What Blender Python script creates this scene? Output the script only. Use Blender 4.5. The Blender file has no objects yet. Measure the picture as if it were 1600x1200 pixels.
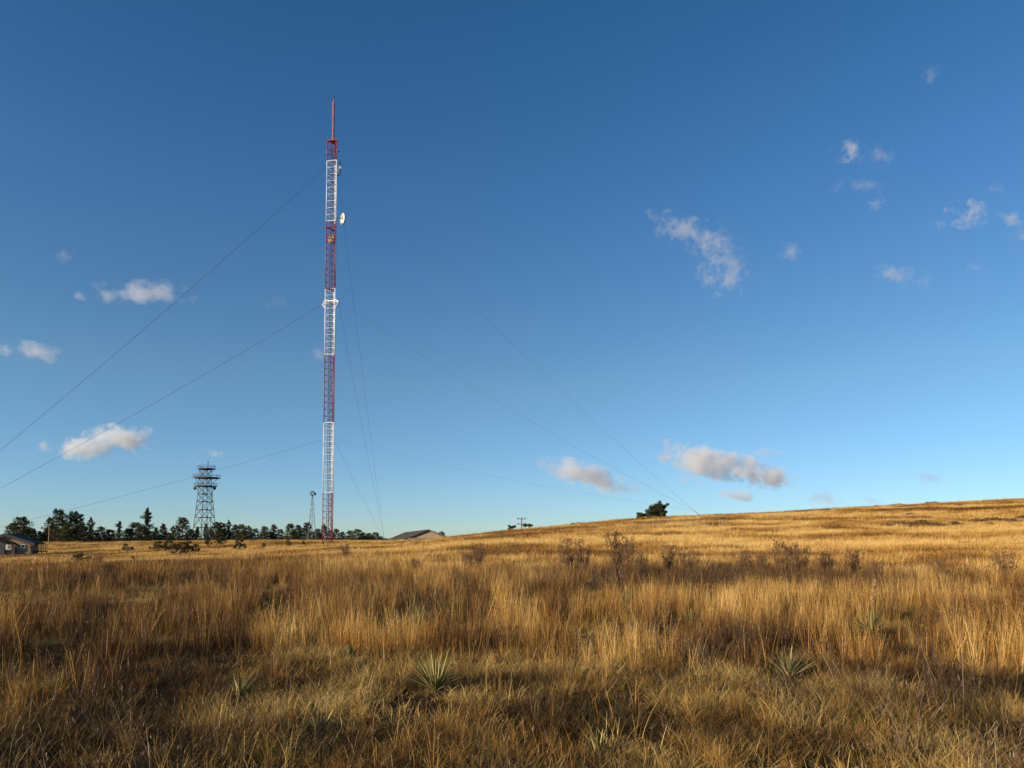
import bpy, math, random
import numpy as np
from mathutils import Vector, Matrix

random.seed(7)
S = bpy.context.scene
COL = S.collection

# ------------------------------------------------------------------ camera
F_PX, PITCH, SHIFT, EYE = 1156.0, math.radians(2.7), 183.5, 1.62
cam = bpy.data.objects.new('camera', bpy.data.cameras.new('camera'))
COL.objects.link(cam)
cam.location = (0, 0, EYE)
cam.rotation_euler = (math.radians(90) + PITCH, 0, 0)
cam.data.sensor_width = 36
cam.data.lens = F_PX / 1600 * 36
cam.data.shift_y = SHIFT / 1600
cam.data.clip_start = 0.05
cam.data.clip_end = 30000
S.camera = cam

# ------------------------------------------------------------------ light
SUN_EL, SUN_AZ = math.radians(13.5), math.radians(-118)      # azimuth from +Y (view direction), negative = left
sun_dir = Vector((math.sin(SUN_AZ) * math.cos(SUN_EL), math.cos(SUN_AZ) * math.cos(SUN_EL), math.sin(SUN_EL)))
W = bpy.data.worlds.new('World'); S.world = W; W.use_nodes = True
wn, wl = W.node_tree.nodes, W.node_tree.links
wn.clear()
sky = wn.new('ShaderNodeTexSky'); sky.sky_type = 'NISHITA'; sky.sun_disc = False
sky.sun_elevation = SUN_EL; sky.sun_rotation = SUN_AZ
sky.altitude = 2000; sky.air_density = 1.0; sky.dust_density = 0.15; sky.ozone_density = 1.6
hs = wn.new('ShaderNodeHueSaturation'); hs.inputs['Saturation'].default_value = 1.0
bg = wn.new('ShaderNodeBackground'); bg.inputs['Strength'].default_value = 0.0895
wo = wn.new('ShaderNodeOutputWorld')
wt = wn.new('ShaderNodeTexCoord'); ws = wn.new('ShaderNodeSeparateXYZ'); wl.new(wt.outputs['Generated'], ws.inputs[0])
wr = wn.new('ShaderNodeValToRGB')          # deep, dry high-altitude blue: one smooth tint by elevation, the same all round
for q, (p_, c_) in zip([wr.color_ramp.elements[0], wr.color_ramp.elements[1], wr.color_ramp.elements.new(.2), wr.color_ramp.elements.new(.42), wr.color_ramp.elements.new(.6)],
                       [(.03, (.62, .84, 1.16)), (1.0, (.26, .76, 1.06)), (.2, (.73, .99, 1.11)), (.42, (.54, .97, 1.27)), (.6, (.35, .88, 1.20))]):
    q.position = p_; q.color = (*(v / 1.3 for v in c_), 1)
wl.new(ws.outputs[2], wr.inputs[0])
wm = wn.new('ShaderNodeMix'); wm.data_type = 'RGBA'; wm.blend_type = 'MULTIPLY'; wm.inputs[0].default_value = 1
wl.new(sky.outputs[0], hs.inputs['Color']); hs.inputs['Value'].default_value = 1.3; wl.new(hs.outputs[0], wm.inputs[6]); wl.new(wr.outputs[0], wm.inputs[7]); wl.new(wm.outputs[2], bg.inputs[0]); wl.new(bg.outputs[0], wo.inputs[0])
sl = bpy.data.lights.new('sun', 'SUN'); sl.energy = 5.0; sl.angle = math.radians(0.5); sl.color = (1.0, 0.84, 0.64)
so = bpy.data.objects.new('sun', sl); COL.objects.link(so)
so.rotation_euler = sun_dir.to_track_quat('Z', 'Y').to_euler()
S.view_settings.view_transform = 'Standard'; S.view_settings.look = 'None'
S.view_settings.exposure = 0.42; S.view_settings.gamma = 1.0; S.view_settings.use_curve_mapping = False
S.render.engine = 'CYCLES'
S.cycles.use_denoising = True
S.cycles.denoiser = 'OPENIMAGEDENOISE'; S.cycles.denoising_input_passes = 'RGB_ALBEDO_NORMAL'; S.cycles.denoising_prefilter = 'ACCURATE'
S.cycles.use_adaptive_sampling = False
S.cycles.max_bounces = 9; S.cycles.diffuse_bounces = 3; S.cycles.transmission_bounces = 3; S.cycles.volume_bounces = 8
S.cycles.transparent_max_bounces = 8

# ------------------------------------------------------------------ helpers
def at(px, row, d):
    """point of the place at depth d metres seen at photo pixel (1600 x 1200)"""
    u = (600 + SHIFT - row) / F_PX; r = (px - 800) / F_PX
    y = math.cos(PITCH) - math.sin(PITCH) * u
    z = math.sin(PITCH) + math.cos(PITCH) * u
    k = d / y
    return Vector((r * k, d, EYE + z * k))

def tag(o, label=None, cat=None, group=None, kind=None):
    for k, v in (('label', label), ('category', cat), ('group', group), ('kind', kind)):
        if v: o[k] = v
    return o

def empty(name, loc, rz=0.0):
    o = bpy.data.objects.new(name, None); COL.objects.link(o)
    o.location = loc; o.rotation_euler = (0, 0, rz); o.empty_display_size = 0.2
    return o

def link(name, me, parent=None, loc=None):
    o = bpy.data.objects.new(name, me); COL.objects.link(o)
    if parent: o.parent = parent
    if loc is not None: o.location = loc
    return o

class MB:
    """collects simple solids into one mesh"""
    def __init__(s): s.v = []; s.f = []
    def add(s, vs, fs):
        b = len(s.v); s.v += [tuple(v) for v in vs]; s.f += [tuple(i + b for i in f) for f in fs]; return s
    def box(s, c, d, m=None):
        x, y, z = (q / 2 for q in d)
        vs = [Vector((i * x, j * y, k * z)) for i in (-1, 1) for j in (-1, 1) for k in (-1, 1)]
        if m: vs = [m @ v for v in vs]
        c = Vector(c)
        return s.add([v + c for v in vs], [(0, 1, 3, 2), (4, 6, 7, 5), (0, 4, 5, 1), (2, 3, 7, 6), (0, 2, 6, 4), (1, 5, 7, 3)])
    def bar(s, a, b, r0, r1=None, n=6):
        a, b = Vector(a), Vector(b); r1 = r0 if r1 is None else r1
        q = (b - a).to_track_quat('Z', 'Y').to_matrix()
        vs = []
        for p, r in ((a, r0), (b, r1)):
            for i in range(n):
                t = 2 * math.pi * i / n
                vs.append(p + q @ Vector((math.cos(t) * r, math.sin(t) * r, 0)))
        fs = [(i, (i + 1) % n, n + (i + 1) % n, n + i) for i in range(n)]
        return s.add(vs, fs + [tuple(range(n))[::-1], tuple(range(n, 2 * n))])
    def poly(s, pts, off):
        """a flat outline given the thickness vector off"""
        n = len(pts); off = Vector(off); vs = [Vector(p) for p in pts] + [Vector(p) + off for p in pts]
        return s.add(vs, [tuple(range(n)), tuple(range(n, 2 * n))[::-1]] + [(i, i + n, (i + 1) % n + n, (i + 1) % n) for i in range(n)])
    def lathe(s, prof, n=16, m=None, c=(0, 0, 0)):
        c = Vector(c); vs = []
        for r, z in prof:
            for i in range(n):
                t = 2 * math.pi * i / n; v = Vector((math.cos(t) * r, math.sin(t) * r, z))
                vs.append((m @ v if m else v) + c)
        fs = [(j * n + i, j * n + (i + 1) % n, (j + 1) * n + (i + 1) % n, (j + 1) * n + i) for j in range(len(prof) - 1) for i in range(n)]
        return s.add(vs, fs)
    def mesh(s, name, mat, smooth=False):
        me = bpy.data.meshes.new(name); me.from_pydata(s.v, [], s.f); me.materials.append(mat)
        if smooth: me.polygons.foreach_set('use_smooth', [True] * len(me.polygons))
        return me
    def build(s, name, mat, parent=None, smooth=False, loc=None):
        return link(name, s.mesh(name, mat, smooth), parent, loc)

# numpy value noise
def _h(ix, iy, seed):
    n = (ix.astype(np.int64) * 374761393 + iy.astype(np.int64) * 668265263 + seed * 2147483647) & 0xffffffff
    n = ((n ^ (n >> 13)) * 1274126177) & 0xffffffff
    return ((n ^ (n >> 16)) & 0xffff) / 65535.0
def vnoise(x, y, seed=0):
    x = np.asarray(x, float); y = np.asarray(y, float)
    ix, iy = np.floor(x), np.floor(y); fx, fy = x - ix, y - iy
    fx = fx * fx * (3 - 2 * fx); fy = fy * fy * (3 - 2 * fy)
    a, b = _h(ix, iy, seed), _h(ix + 1, iy, seed); c, d = _h(ix, iy + 1, seed), _h(ix + 1, iy + 1, seed)
    return (a * (1 - fx) + b * fx) * (1 - fy) + (c * (1 - fx) + d * fx) * fy
def fbm(x, y, seed=0, o=3):
    s, a, t = 0, 1.0, 0
    for i in range(o):
        s = s + a * vnoise(np.asarray(x) * 2 ** i + 17.3 * i, np.asarray(y) * 2 ** i - 9.1 * i, seed + i); t += a; a *= .5
    return s / t
def sstep(a, b, x):
    t = np.clip((np.asarray(x, float) - a) / (b - a), 0, 1); return t * t * (3 - 2 * t)

# ------------------------------------------------------------------ materials
def mat_new(name):
    m = bpy.data.materials.new(name); m.use_nodes = True
    nt = m.node_tree; return m, nt, nt.nodes['Principled BSDF'], nt.nodes['Material Output']
def nd(nt, typ, **kw):
    n = nt.nodes.new(typ)
    for k, v in kw.items():
        if k.startswith('i_'):
            n.inputs[k[2:].replace('_', ' ')].default_value = v
        else: setattr(n, k, v)
    return n
def ramp(nt, stops, fac=None):
    n = nt.nodes.new('ShaderNodeValToRGB'); e = n.color_ramp.elements
    while len(e) < len(stops): e.new(0.5)
    for q, (p, c) in zip(e, stops): q.position = p; q.color = (*c, 1)
    if fac is not None: nt.links.new(fac, n.inputs[0])
    return n
def plain(name, c, rough=.7, metal=0.0, var=.18, scale=3.0, c2=None, bump=0.0):
    m, nt, p, out = mat_new(name); L = nt.links
    tc = nd(nt, 'ShaderNodeTexCoord'); no = nd(nt, 'ShaderNodeTexNoise', i_Scale=scale, i_Detail=6.0, i_Roughness=.65)
    L.new(tc.outputs['Object'], no.inputs['Vector'])
    lo = c2 or tuple(q * (1 - 2 * var) for q in c)
    r = ramp(nt, [(.3, lo), (.62, c)], no.outputs['Fac']); L.new(r.outputs[0], p.inputs['Base Color'])
    p.inputs['Roughness'].default_value = rough; p.inputs['Metallic'].default_value = metal
    if bump:
        b = nd(nt, 'ShaderNodeBump', i_Strength=bump); L.new(no.outputs['Fac'], b.inputs['Height']); L.new(b.outputs[0], p.inputs['Normal'])
    return m

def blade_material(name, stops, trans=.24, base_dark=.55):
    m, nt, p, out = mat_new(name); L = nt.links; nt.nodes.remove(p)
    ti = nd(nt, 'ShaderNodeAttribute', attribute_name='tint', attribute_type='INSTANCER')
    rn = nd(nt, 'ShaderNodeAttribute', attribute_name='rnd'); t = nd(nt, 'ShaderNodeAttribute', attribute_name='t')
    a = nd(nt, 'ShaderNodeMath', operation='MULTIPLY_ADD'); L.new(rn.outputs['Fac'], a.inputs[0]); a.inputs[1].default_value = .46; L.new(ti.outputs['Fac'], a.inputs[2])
    b = nd(nt, 'ShaderNodeMath', operation='MULTIPLY_ADD'); L.new(t.outputs['Fac'], b.inputs[0]); b.inputs[1].default_value = .30; L.new(a.outputs[0], b.inputs[2])  # natural fade from foot to tip, steepened as painted shade at the foot
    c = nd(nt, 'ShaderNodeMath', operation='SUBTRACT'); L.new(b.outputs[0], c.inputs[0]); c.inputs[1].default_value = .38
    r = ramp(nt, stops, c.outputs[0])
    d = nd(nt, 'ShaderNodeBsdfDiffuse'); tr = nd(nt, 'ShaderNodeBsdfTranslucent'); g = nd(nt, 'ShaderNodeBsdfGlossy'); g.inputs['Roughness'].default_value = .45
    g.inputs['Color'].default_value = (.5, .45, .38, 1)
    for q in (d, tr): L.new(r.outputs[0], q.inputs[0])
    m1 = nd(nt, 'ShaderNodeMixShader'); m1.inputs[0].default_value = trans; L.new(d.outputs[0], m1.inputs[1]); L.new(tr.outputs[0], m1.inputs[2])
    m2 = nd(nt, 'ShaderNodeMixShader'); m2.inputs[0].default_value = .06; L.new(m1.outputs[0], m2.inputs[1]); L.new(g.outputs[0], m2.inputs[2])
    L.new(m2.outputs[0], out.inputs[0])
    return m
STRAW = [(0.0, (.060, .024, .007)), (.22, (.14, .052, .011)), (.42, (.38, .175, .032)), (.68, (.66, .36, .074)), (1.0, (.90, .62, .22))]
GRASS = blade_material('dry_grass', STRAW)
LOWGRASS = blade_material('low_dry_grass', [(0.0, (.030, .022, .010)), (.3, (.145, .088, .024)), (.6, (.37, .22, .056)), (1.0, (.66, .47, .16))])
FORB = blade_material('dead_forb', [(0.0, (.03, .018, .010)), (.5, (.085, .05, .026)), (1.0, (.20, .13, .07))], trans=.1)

# ------------------------------------------------------------------ terrain
# height of the land above the photographer's feet: columns by bearing (photo px), rows by depth in metres
TCOLS = [-500, 0, 130, 300, 450, 530, 610, 700, 800, 1000, 1200, 1400, 1600, 2100]
TD = [0, 20, 30, 42, 60, 80, 100, 125, 150, 180, 230, 300, 450, 900, 2500, 9000]
TZ = {
 -500: [0, -.05, -.15, -.6, -1.6, -3.2, -4.2, -4.2, -1.1, -3.0, -2.4, -2.0, -2, -3, -8, -60],
    0: [0, 0, -.05, -.4, -1.05, -1.5, -1.75, -1.95, -1.6, -1.1, -.5, -.5, -1, -3, -8, -60],
  130: [0, 0, -.05, -.3, -.9, -1.3, -1.55, -1.65, -1.1, -.7, -.4, -.4, -1, -3, -8, -60],
  300: [0, 0, 0, -.2, -.7, -1.1, -1.25, -1.05, -.75, -.5, -.15, -.2, -1, -3, -8, -60],
  450: [0, 0, 0, -.05, -.35, -.6, -.55, -.3, -.05, 0, 0, -.3, -1, -3, -8, -60],
  530: [0, 0, 0, 0, -.15, -.3, -.25, -.1, .1, .1, 0, -.3, -1, -3, -8, -60],
  610: [0, 0, 0, 0, -.1, -.2, -.1, 0, 0, 0, 0, -.2, -1, -3, -8, -60],
  700: [0, 0, 0, .1, .25, .45, .8, 1.0, 1.0, .7, .2, 0, -1, -3, -8, -60],
  800: [0, 0, 0, .1, .45, .95, 1.6, 2.25, 2.3, 1.9, 1.0, 0, -1, -3, -8, -60],
 1000: [0, 0, 0, .1, .5, 1.3, 2.4, 4.0, 5.0, 5.0, 4.2, 2, 0, -3, -8, -60],
 1200: [0, 0, 0, .1, .5, 1.4, 2.7, 4.6, 6.1, 6.9, 6.4, 4, 1, -3, -8, -60],
 1400: [0, 0, 0, .1, .6, 1.6, 3.1, 5.2, 7.2, 8.8, 9.2, 7, 2, -3, -8, -60],
 1600: [0, 0, 0, .15, .7, 1.8, 3.6, 6.0, 8.2, 10.4, 11.8, 9, 3, -3, -8, -60],
 2100: [0, 0, 0, .2, .8, 2.0, 4.2, 7.0, 9.6, 12.4, 14.4, 12, 5, -3, -8, -60]}
_TA = np.array([math.atan((c - 800) / F_PX) for c in TCOLS])
_TZ = np.array([TZ[c] for c in TCOLS], float); _TD = np.array(TD, float)
_DD = np.log1p(_TD / 25.0)
def _cubic(xs, ys, x):
    """monotone-ish cubic (Catmull-Rom) along last axis ys (..., n), x arrays of same leading shape"""
    i = np.clip(np.searchsorted(xs, x) - 1, 0, len(xs) - 2); return i
def ground(x, y):
    x = np.asarray(x, float); y = np.asarray(y, float)
    az = np.arctan2(x, y); r = np.hypot(x, y)
    azc = np.clip(az, _TA[0], _TA[-1]); d = np.clip(r * np.cos(azc), 0, 8999)
    fade = 1 - sstep(1.1, 2.2, np.abs(az))
    u = np.log1p(d / 25.0)
    i = np.clip(np.searchsorted(_TA, azc, side='right') - 1, 0, len(_TA) - 2); j = np.clip(np.searchsorted(_DD, u, side='right') - 1, 0, len(_DD) - 2)
    s = (azc - _TA[i]) / (_TA[i + 1] - _TA[i]); t = (u - _DD[j]) / (_DD[j + 1] - _DD[j])
    def along(ii):
        j0, j3 = np.clip(j - 1, 0, len(_DD) - 1), np.clip(j + 2, 0, len(_DD) - 1)
        p0, p1, p2, p3 = _TZ[ii, j0], _TZ[ii, j], _TZ[ii, j + 1], _TZ[ii, j3]
        h = _DD[j + 1] - _DD[j]
        m1 = (p2 - p0) / np.maximum(_DD[j + 1] - _DD[j0], 1e-6) * h; m2 = (p3 - p1) / np.maximum(_DD[j3] - _DD[j], 1e-6) * h
        t2, t3 = t * t, t * t * t
        return (2 * t3 - 3 * t2 + 1) * p1 + (t3 - 2 * t2 + t) * m1 + (-2 * t3 + 3 * t2) * p2 + (t3 - t2) * m2
    i0, i3 = np.clip(i - 1, 0, len(_TA) - 1), np.clip(i + 2, 0, len(_TA) - 1)
    q0, q1, q2, q3 = along(i0), along(i), along(i + 1), along(i3)
    h = _TA[i + 1] - _TA[i]
    m1 = (q2 - q0) / np.maximum(_TA[i + 1] - _TA[i0], 1e-6) * h; m2 = (q3 - q1) / np.maximum(_TA[i3] - _TA[i], 1e-6) * h
    s2, s3 = s * s, s * s * s
    z = (2 * s3 - 3 * s2 + 1) * q1 + (s3 - 2 * s2 + s) * m1 + (-2 * s3 + 3 * s2) * q2 + (s3 - s2) * m2
    far = sstep(300, 1500, r)
    z = z * np.where(fade < 1, fade + (1 - fade) * far, 1)
    z = z + (fbm(x / 3.1, y / 3.1, 3) - .5) * .16 * sstep(1.5, 6, r) * (1 - far) + (fbm(x / 17, y / 17, 11) - .5) * .5 * sstep(12, 60, r) * (1 - far)
    return z
def gz(x, y): return float(ground(np.array([x]), np.array([y]))[0])

def build_terrain():
    az = np.concatenate([np.linspace(-math.pi, -.8, 60, endpoint=False), np.linspace(-.8, .8, 420, endpoint=False), np.linspace(.8, math.pi, 60, endpoint=False)])
    rr = np.concatenate([np.linspace(.4, 20, 80, endpoint=False), np.geomspace(20, 400, 230, endpoint=False), np.geomspace(400, 8500, 40)])
    A, R = np.meshgrid(az, rr); X, Y = R * np.sin(A), R * np.cos(A); Z = ground(X, Y)
    v = np.stack([X, Y, Z], -1).reshape(-1, 3); n = len(az); m = len(rr)
    f = []
    ii = np.arange(n); jn = (ii + 1) % n
    for j in range(m - 1): f.append(np.stack([j * n + ii, j * n + jn, (j + 1) * n + jn, (j + 1) * n + ii], 1))
    f = np.concatenate(f).tolist()
    v = v.tolist() + [(0, 0, 0.0)]; c = len(v) - 1
    f += [(c, int(b), int(a)) for a, b in zip(ii, jn)]
    me = bpy.data.meshes.new('ground'); me.from_pydata(v, [], f)
    me.polygons.foreach_set('use_smooth', [True] * len(me.polygons))
    me.update()
    if me.polygons[5000].normal.z < 0: me.flip_normals()
    return me

def ground_material():
    m, nt, p, out = mat_new('thatch_ground'); L = nt.links
    geo = nd(nt, 'ShaderNodeNewGeometry')
    mp = nd(nt, 'ShaderNodeMapping'); mp.inputs['Scale'].default_value = (.03, .075, .03); L.new(geo.outputs['Position'], mp.inputs['Vector'])
    n1 = nd(nt, 'ShaderNodeTexNoise', i_Scale=1.0, i_Detail=8.0, i_Roughness=.62); L.new(mp.outputs[0], n1.inputs['Vector'])
    n2 = nd(nt, 'ShaderNodeTexNoise', i_Scale=1.7, i_Detail=10.0, i_Roughness=.72); L.new(geo.outputs['Position'], n2.inputs['Vector'])
    n3 = nd(nt, 'ShaderNodeTexNoise', i_Scale=26.0, i_Detail=8.0, i_Roughness=.7); L.new(geo.outputs['Position'], n3.inputs['Vector'])
    r1 = ramp(nt, [(.32, (.15, .066, .018)), (.46, (.32, .16, .042)), (.58, (.48, .27, .075)), (.74, (.58, .37, .12))], n1.outputs['Fac'])
    r2 = ramp(nt, [(.3, (.25, .22, .2)), (.7, (1, 1, 1))], n2.outputs['Fac'])
    r3 = ramp(nt, [(.32, (.2, .18, .16)), (.65, (1, 1, 1))], n3.outputs['Fac'])
    a = nd(nt, 'ShaderNodeMix', data_type='RGBA', blend_type='MULTIPLY'); a.inputs[0].default_value = .4
    L.new(r1.outputs[0], a.inputs[6]); L.new(r2.outputs[0], a.inputs[7])
    b = nd(nt, 'ShaderNodeMix', data_type='RGBA', blend_type='MULTIPLY'); b.inputs[0].default_value = .5
    L.new(a.outputs[2], b.inputs[6]); L.new(r3.outputs[0], b.inputs[7])
    # litter and dark soil near the camera, darkened further as painted shade; thatch beyond
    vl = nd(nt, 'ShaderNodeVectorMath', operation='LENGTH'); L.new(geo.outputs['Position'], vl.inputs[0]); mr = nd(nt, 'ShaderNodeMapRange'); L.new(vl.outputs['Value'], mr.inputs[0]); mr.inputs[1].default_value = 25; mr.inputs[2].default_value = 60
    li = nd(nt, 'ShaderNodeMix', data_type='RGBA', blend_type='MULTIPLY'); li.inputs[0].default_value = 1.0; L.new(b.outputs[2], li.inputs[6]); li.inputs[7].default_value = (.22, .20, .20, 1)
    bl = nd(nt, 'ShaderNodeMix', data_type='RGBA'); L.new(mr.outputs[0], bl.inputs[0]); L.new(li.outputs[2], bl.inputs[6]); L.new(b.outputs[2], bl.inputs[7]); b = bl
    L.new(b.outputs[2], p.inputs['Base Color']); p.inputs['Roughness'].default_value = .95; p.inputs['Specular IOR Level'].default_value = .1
    bu = nd(nt, 'ShaderNodeBump', i_Strength=.9, i_Distance=.06); L.new(n3.outputs['Fac'], bu.inputs['Height']); L.new(bu.outputs[0], p.inputs['Normal'])
    return m
g_me = build_terrain(); g_me.materials.append(ground_material())
g_o = link('ground', g_me); tag(g_o, kind='structure', label='rolling prairie ground of thatch and soil under the dry grass')

# ------------------------------------------------------------------ clouds (volumes)
def cloud_material(name, dens, nscale, cut, gain):
    m, nt, p, out = mat_new(name); L = nt.links; nt.nodes.remove(p)
    tc = nd(nt, 'ShaderNodeTexCoord'); oi = nd(nt, 'ShaderNodeObjectInfo')
    w = nd(nt, 'ShaderNodeMath', operation='MULTIPLY'); L.new(oi.outputs['Random'], w.inputs[0]); w.inputs[1].default_value = 57.0
    vt = nd(nt, 'ShaderNodeVectorTransform', vector_type='POINT', convert_from='OBJECT', convert_to='WORLD'); L.new(tc.outputs['Object'], vt.inputs[0])
    no = nd(nt, 'ShaderNodeTexNoise', noise_dimensions='4D', i_Scale=nscale, i_Detail=6.0, i_Roughness=.68)
    L.new(vt.outputs[0], no.inputs['Vector']); L.new(w.outputs[0], no.inputs['W'])
    ln = nd(nt, 'ShaderNodeVectorMath', operation='LENGTH'); L.new(tc.outputs['Object'], ln.inputs[0])
    a = nd(nt, 'ShaderNodeMath', operation='MULTIPLY_ADD'); L.new(no.outputs['Fac'], a.inputs[0]); a.inputs[1].default_value = gain; a.inputs[2].default_value = -cut
    s = nd(nt, 'ShaderNodeMath', operation='SUBTRACT'); L.new(a.outputs[0], s.inputs[0]); L.new(ln.outputs['Value'], s.inputs[1])
    e = nd(nt, 'ShaderNodeMapRange', clamp=True); L.new(s.outputs[0], e.inputs[0]); e.inputs[1].default_value = 0; e.inputs[2].default_value = 1.0; e.inputs[3].default_value = 0; e.inputs[4].default_value = dens
    sep = nd(nt, 'ShaderNodeSeparateColor'); L.new(oi.outputs['Color'], sep.inputs[0])
    k = nd(nt, 'ShaderNodeMath', operation='MULTIPLY'); L.new(e.outputs[0], k.inputs[0]); L.new(sep.outputs[0], k.inputs[1])
    v = nd(nt, 'ShaderNodeVolumeScatter'); v.inputs['Color'].default_value = (1, 1, 1, 1); v.inputs['Anisotropy'].default_value = .15
    L.new(k.outputs[0], v.inputs['Density']); L.new(v.outputs[0], out.inputs['Volume'])
    m.cycles.volume_step_rate = 1.0
    return m
CL = cloud_material('cloud_vapour', .034, .015, 1.42, 4.2)
WISP = cloud_material('wispy_vapour', .022, .026, 2.25, 5.6)
sph = MB().lathe([(math.sin(math.pi * i / 10) + (1e-4 if i in (0, 10) else 0), -math.cos(math.pi * i / 10)) for i in range(11)], 16)
cl_me = sph.mesh('cloud', CL, True); ws_me = sph.mesh('wisp_cloud', WISP, True)
CD = 2600.0
def cloud(px, row, w, h, label, tilt=0, dens=1.0, wisp=False, d=CD):
    c = at(px, row, d); k = d / F_PX
    o = link('cloud', ws_me if wisp else cl_me, loc=c)
    q = 1 if wisp else 1.16; o.scale = (w * k * .64 * q, max(w, h) * k * .38, h * k * .68 * q); o.rotation_euler = (0, math.radians(tilt), 0)
    o.color = (dens, 0, 0, 1)
    tag(o, label, 'cloud', 'small clouds scattered over the blue sky')
cloud(196, 686, 96, 32, 'bright domed white cloud low on the left above the lattice tower', 4, 1.4)
cloud(124, 701, 92, 26, 'flat pinkish cloud lying under the bright domed cloud at left', 4, 1.3)
cloud(54, 550, 100, 22, 'soft oval grey cloud near the left edge at mid height', 8, .45)
cloud(222, 458, 150, 17, 'long thin pale cloud left of the mast, under the upper left guy wire', -4, .4)
cloud(306, 466, 22, 14, 'tiny puff touching the upper left guy wire', 0, .5)
cloud(103, 401, 34, 18, 'faint scrap of cloud highest on the left side', 5, .4, True)
cloud(336, 709, 20, 11, 'tiny dark grey cloud scrap just above the lattice tower', 8, 1.2)
cloud(437, 471, 40, 18, 'barely visible veil of cloud just left of the bracketed mast section', 0, .2, True)
cloud(503, 551, 24, 20, 'small pale puff partly behind the middle of the mast', 0, .35)
cloud(918, 743, 122, 28, 'slanting grey cloud between the mast and the hilltop tree', 16, 1.0)
cloud(1100, 719, 130, 40, 'large white cloud head above the hill, left half of the biggest cloud', 10, 1.7)
cloud(1168, 737, 130, 32, 'grey tapering tail of the biggest cloud above the hill', 14, 1.8)
cloud(1078, 745, 50, 20, 'small white lump hanging under the biggest cloud', 0, .9)
cloud(1022, 714, 34, 9, 'thin wisp leading into the left end of the biggest cloud', 5, .5)
cloud(1158, 775, 58, 15, 'small flat cloud below the biggest cloud, close over the ridge', 5, 1.1)
cloud(1206, 708, 48, 14, 'faint flat cloud to the upper right of the biggest cloud', 3, .4)
cloud(1292, 779, 66, 24, 'low pale cloud resting on the hill ridge, wider of the two', 14, .5)
cloud(1362, 782, 40, 16, 'low pale cloud resting on the hill ridge, smaller of the two', 8, .5)
cloud(1462, 748, 56, 16, 'faint grey cloud over the right part of the ridge', 6, .35)
cloud(1330, 238, 56, 34, 'wispy white cloud with an upright streak high on the right', -4, .8, True)
cloud(1376, 246, 44, 34, 'thin torn cloud right of the upright streaked wisp', 4, .4, True)
cloud(1344, 290, 90, 20, 'hardly visible veil of cloud under the upright streaked wisp', 3, .22, True)
cloud(1373, 316, 34, 22, 'small round white puff in the upper right sky', 0, .9, True)
cloud(1511, 333, 58, 40, 'dense white puff with a tail near the upper right edge', 16, 1.5, True)
cloud(1560, 297, 32, 16, 'faint fleck above and right of the dense white puff', 0, .5, True)
cloud(1465, 350, 34, 16, 'faint fleck just left of the dense white puff', 0, .4, True)
cloud(1578, 343, 46, 18, 'thin broken cloud reaching the right edge of the sky', 10, .7, True)
cloud(1594, 372, 30, 34, 'small torn cloud cut by the right edge', 10, .7, True)
cloud(1082, 368, 140, 34, 'long wispy streak sloping down to the right, high over the hill', 24, .6, True)
cloud(1128, 386, 70, 54, 'broad wispy middle of the long streak high over the hill', 50, .45, True)
cloud(1130, 428, 80, 60, 'ragged white puff at the lower end of the long streak', 0, .75, True)
cloud(1232, 393, 44, 26, 'small ragged wisp right of the long streak', 5, .5, True)
cloud(1412, 432, 84, 30, 'pair of thin ragged wisps below the dense white puff', 12, .55, True)
cloud(1525, 420, 30, 20, 'tiny faint puff below the dense white puff at right', 0, .5, True)
cloud(1456, 118, 40, 28, 'very faint fleck of cloud highest in the right sky', 15, .3, True)

# ------------------------------------------------------------------ red and white mast
RED = plain('red_tower_paint', (.30, .045, .06), .5, 0, .15, .8)
WHITE = plain('white_tower_paint', (.82, .80, .76), .45, 0, .06, .8)
DARKSTEEL = plain('dark_weathered_steel', (.07, .068, .065), .55, .4, .25, 1.5)
GALV = plain('galvanised_steel', (.30, .31, .31), .5, .6, .15, 1.5)
CABLE = plain('black_feed_cable', (.03, .03, .033), .6, 0, .2, 2)
DM = 150.0
def mz(row): return at(512, row, DM).z
base = Vector((at(513.5, 846, DM).x, DM, 0)); base.z = gz(base.x, base.y)
mast = empty('radio_mast', base)
tag(mast, 'tall guyed lattice radio mast painted in red and white bands', 'mast')
RM = 1.22; ANG = [math.radians(a) for a in (200, 80, 320)]
leg = [Vector((RM * math.cos(a), RM * math.sin(a), 0)) for a in ANG]
def loc_z(row): return mz(row) - base.z
bands = [(222, 253, 3, 'R'), (253, 347, 9, 'W'), (347, 452, 10, 'R'), (452, 555, 10, 'W'), (555, 661, 10, 'R'), (661, 770, 11, 'W'), (770, None, 8, 'R')]
rung_cache = {}
def rung_mesh(a, b, mt, r):
    key = (a, b, mt.name, r)
    if key not in rung_cache: rung_cache[key] = MB().bar(leg[a], leg[b], r, n=5).mesh('rung', mt)
    return rung_cache[key]
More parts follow.
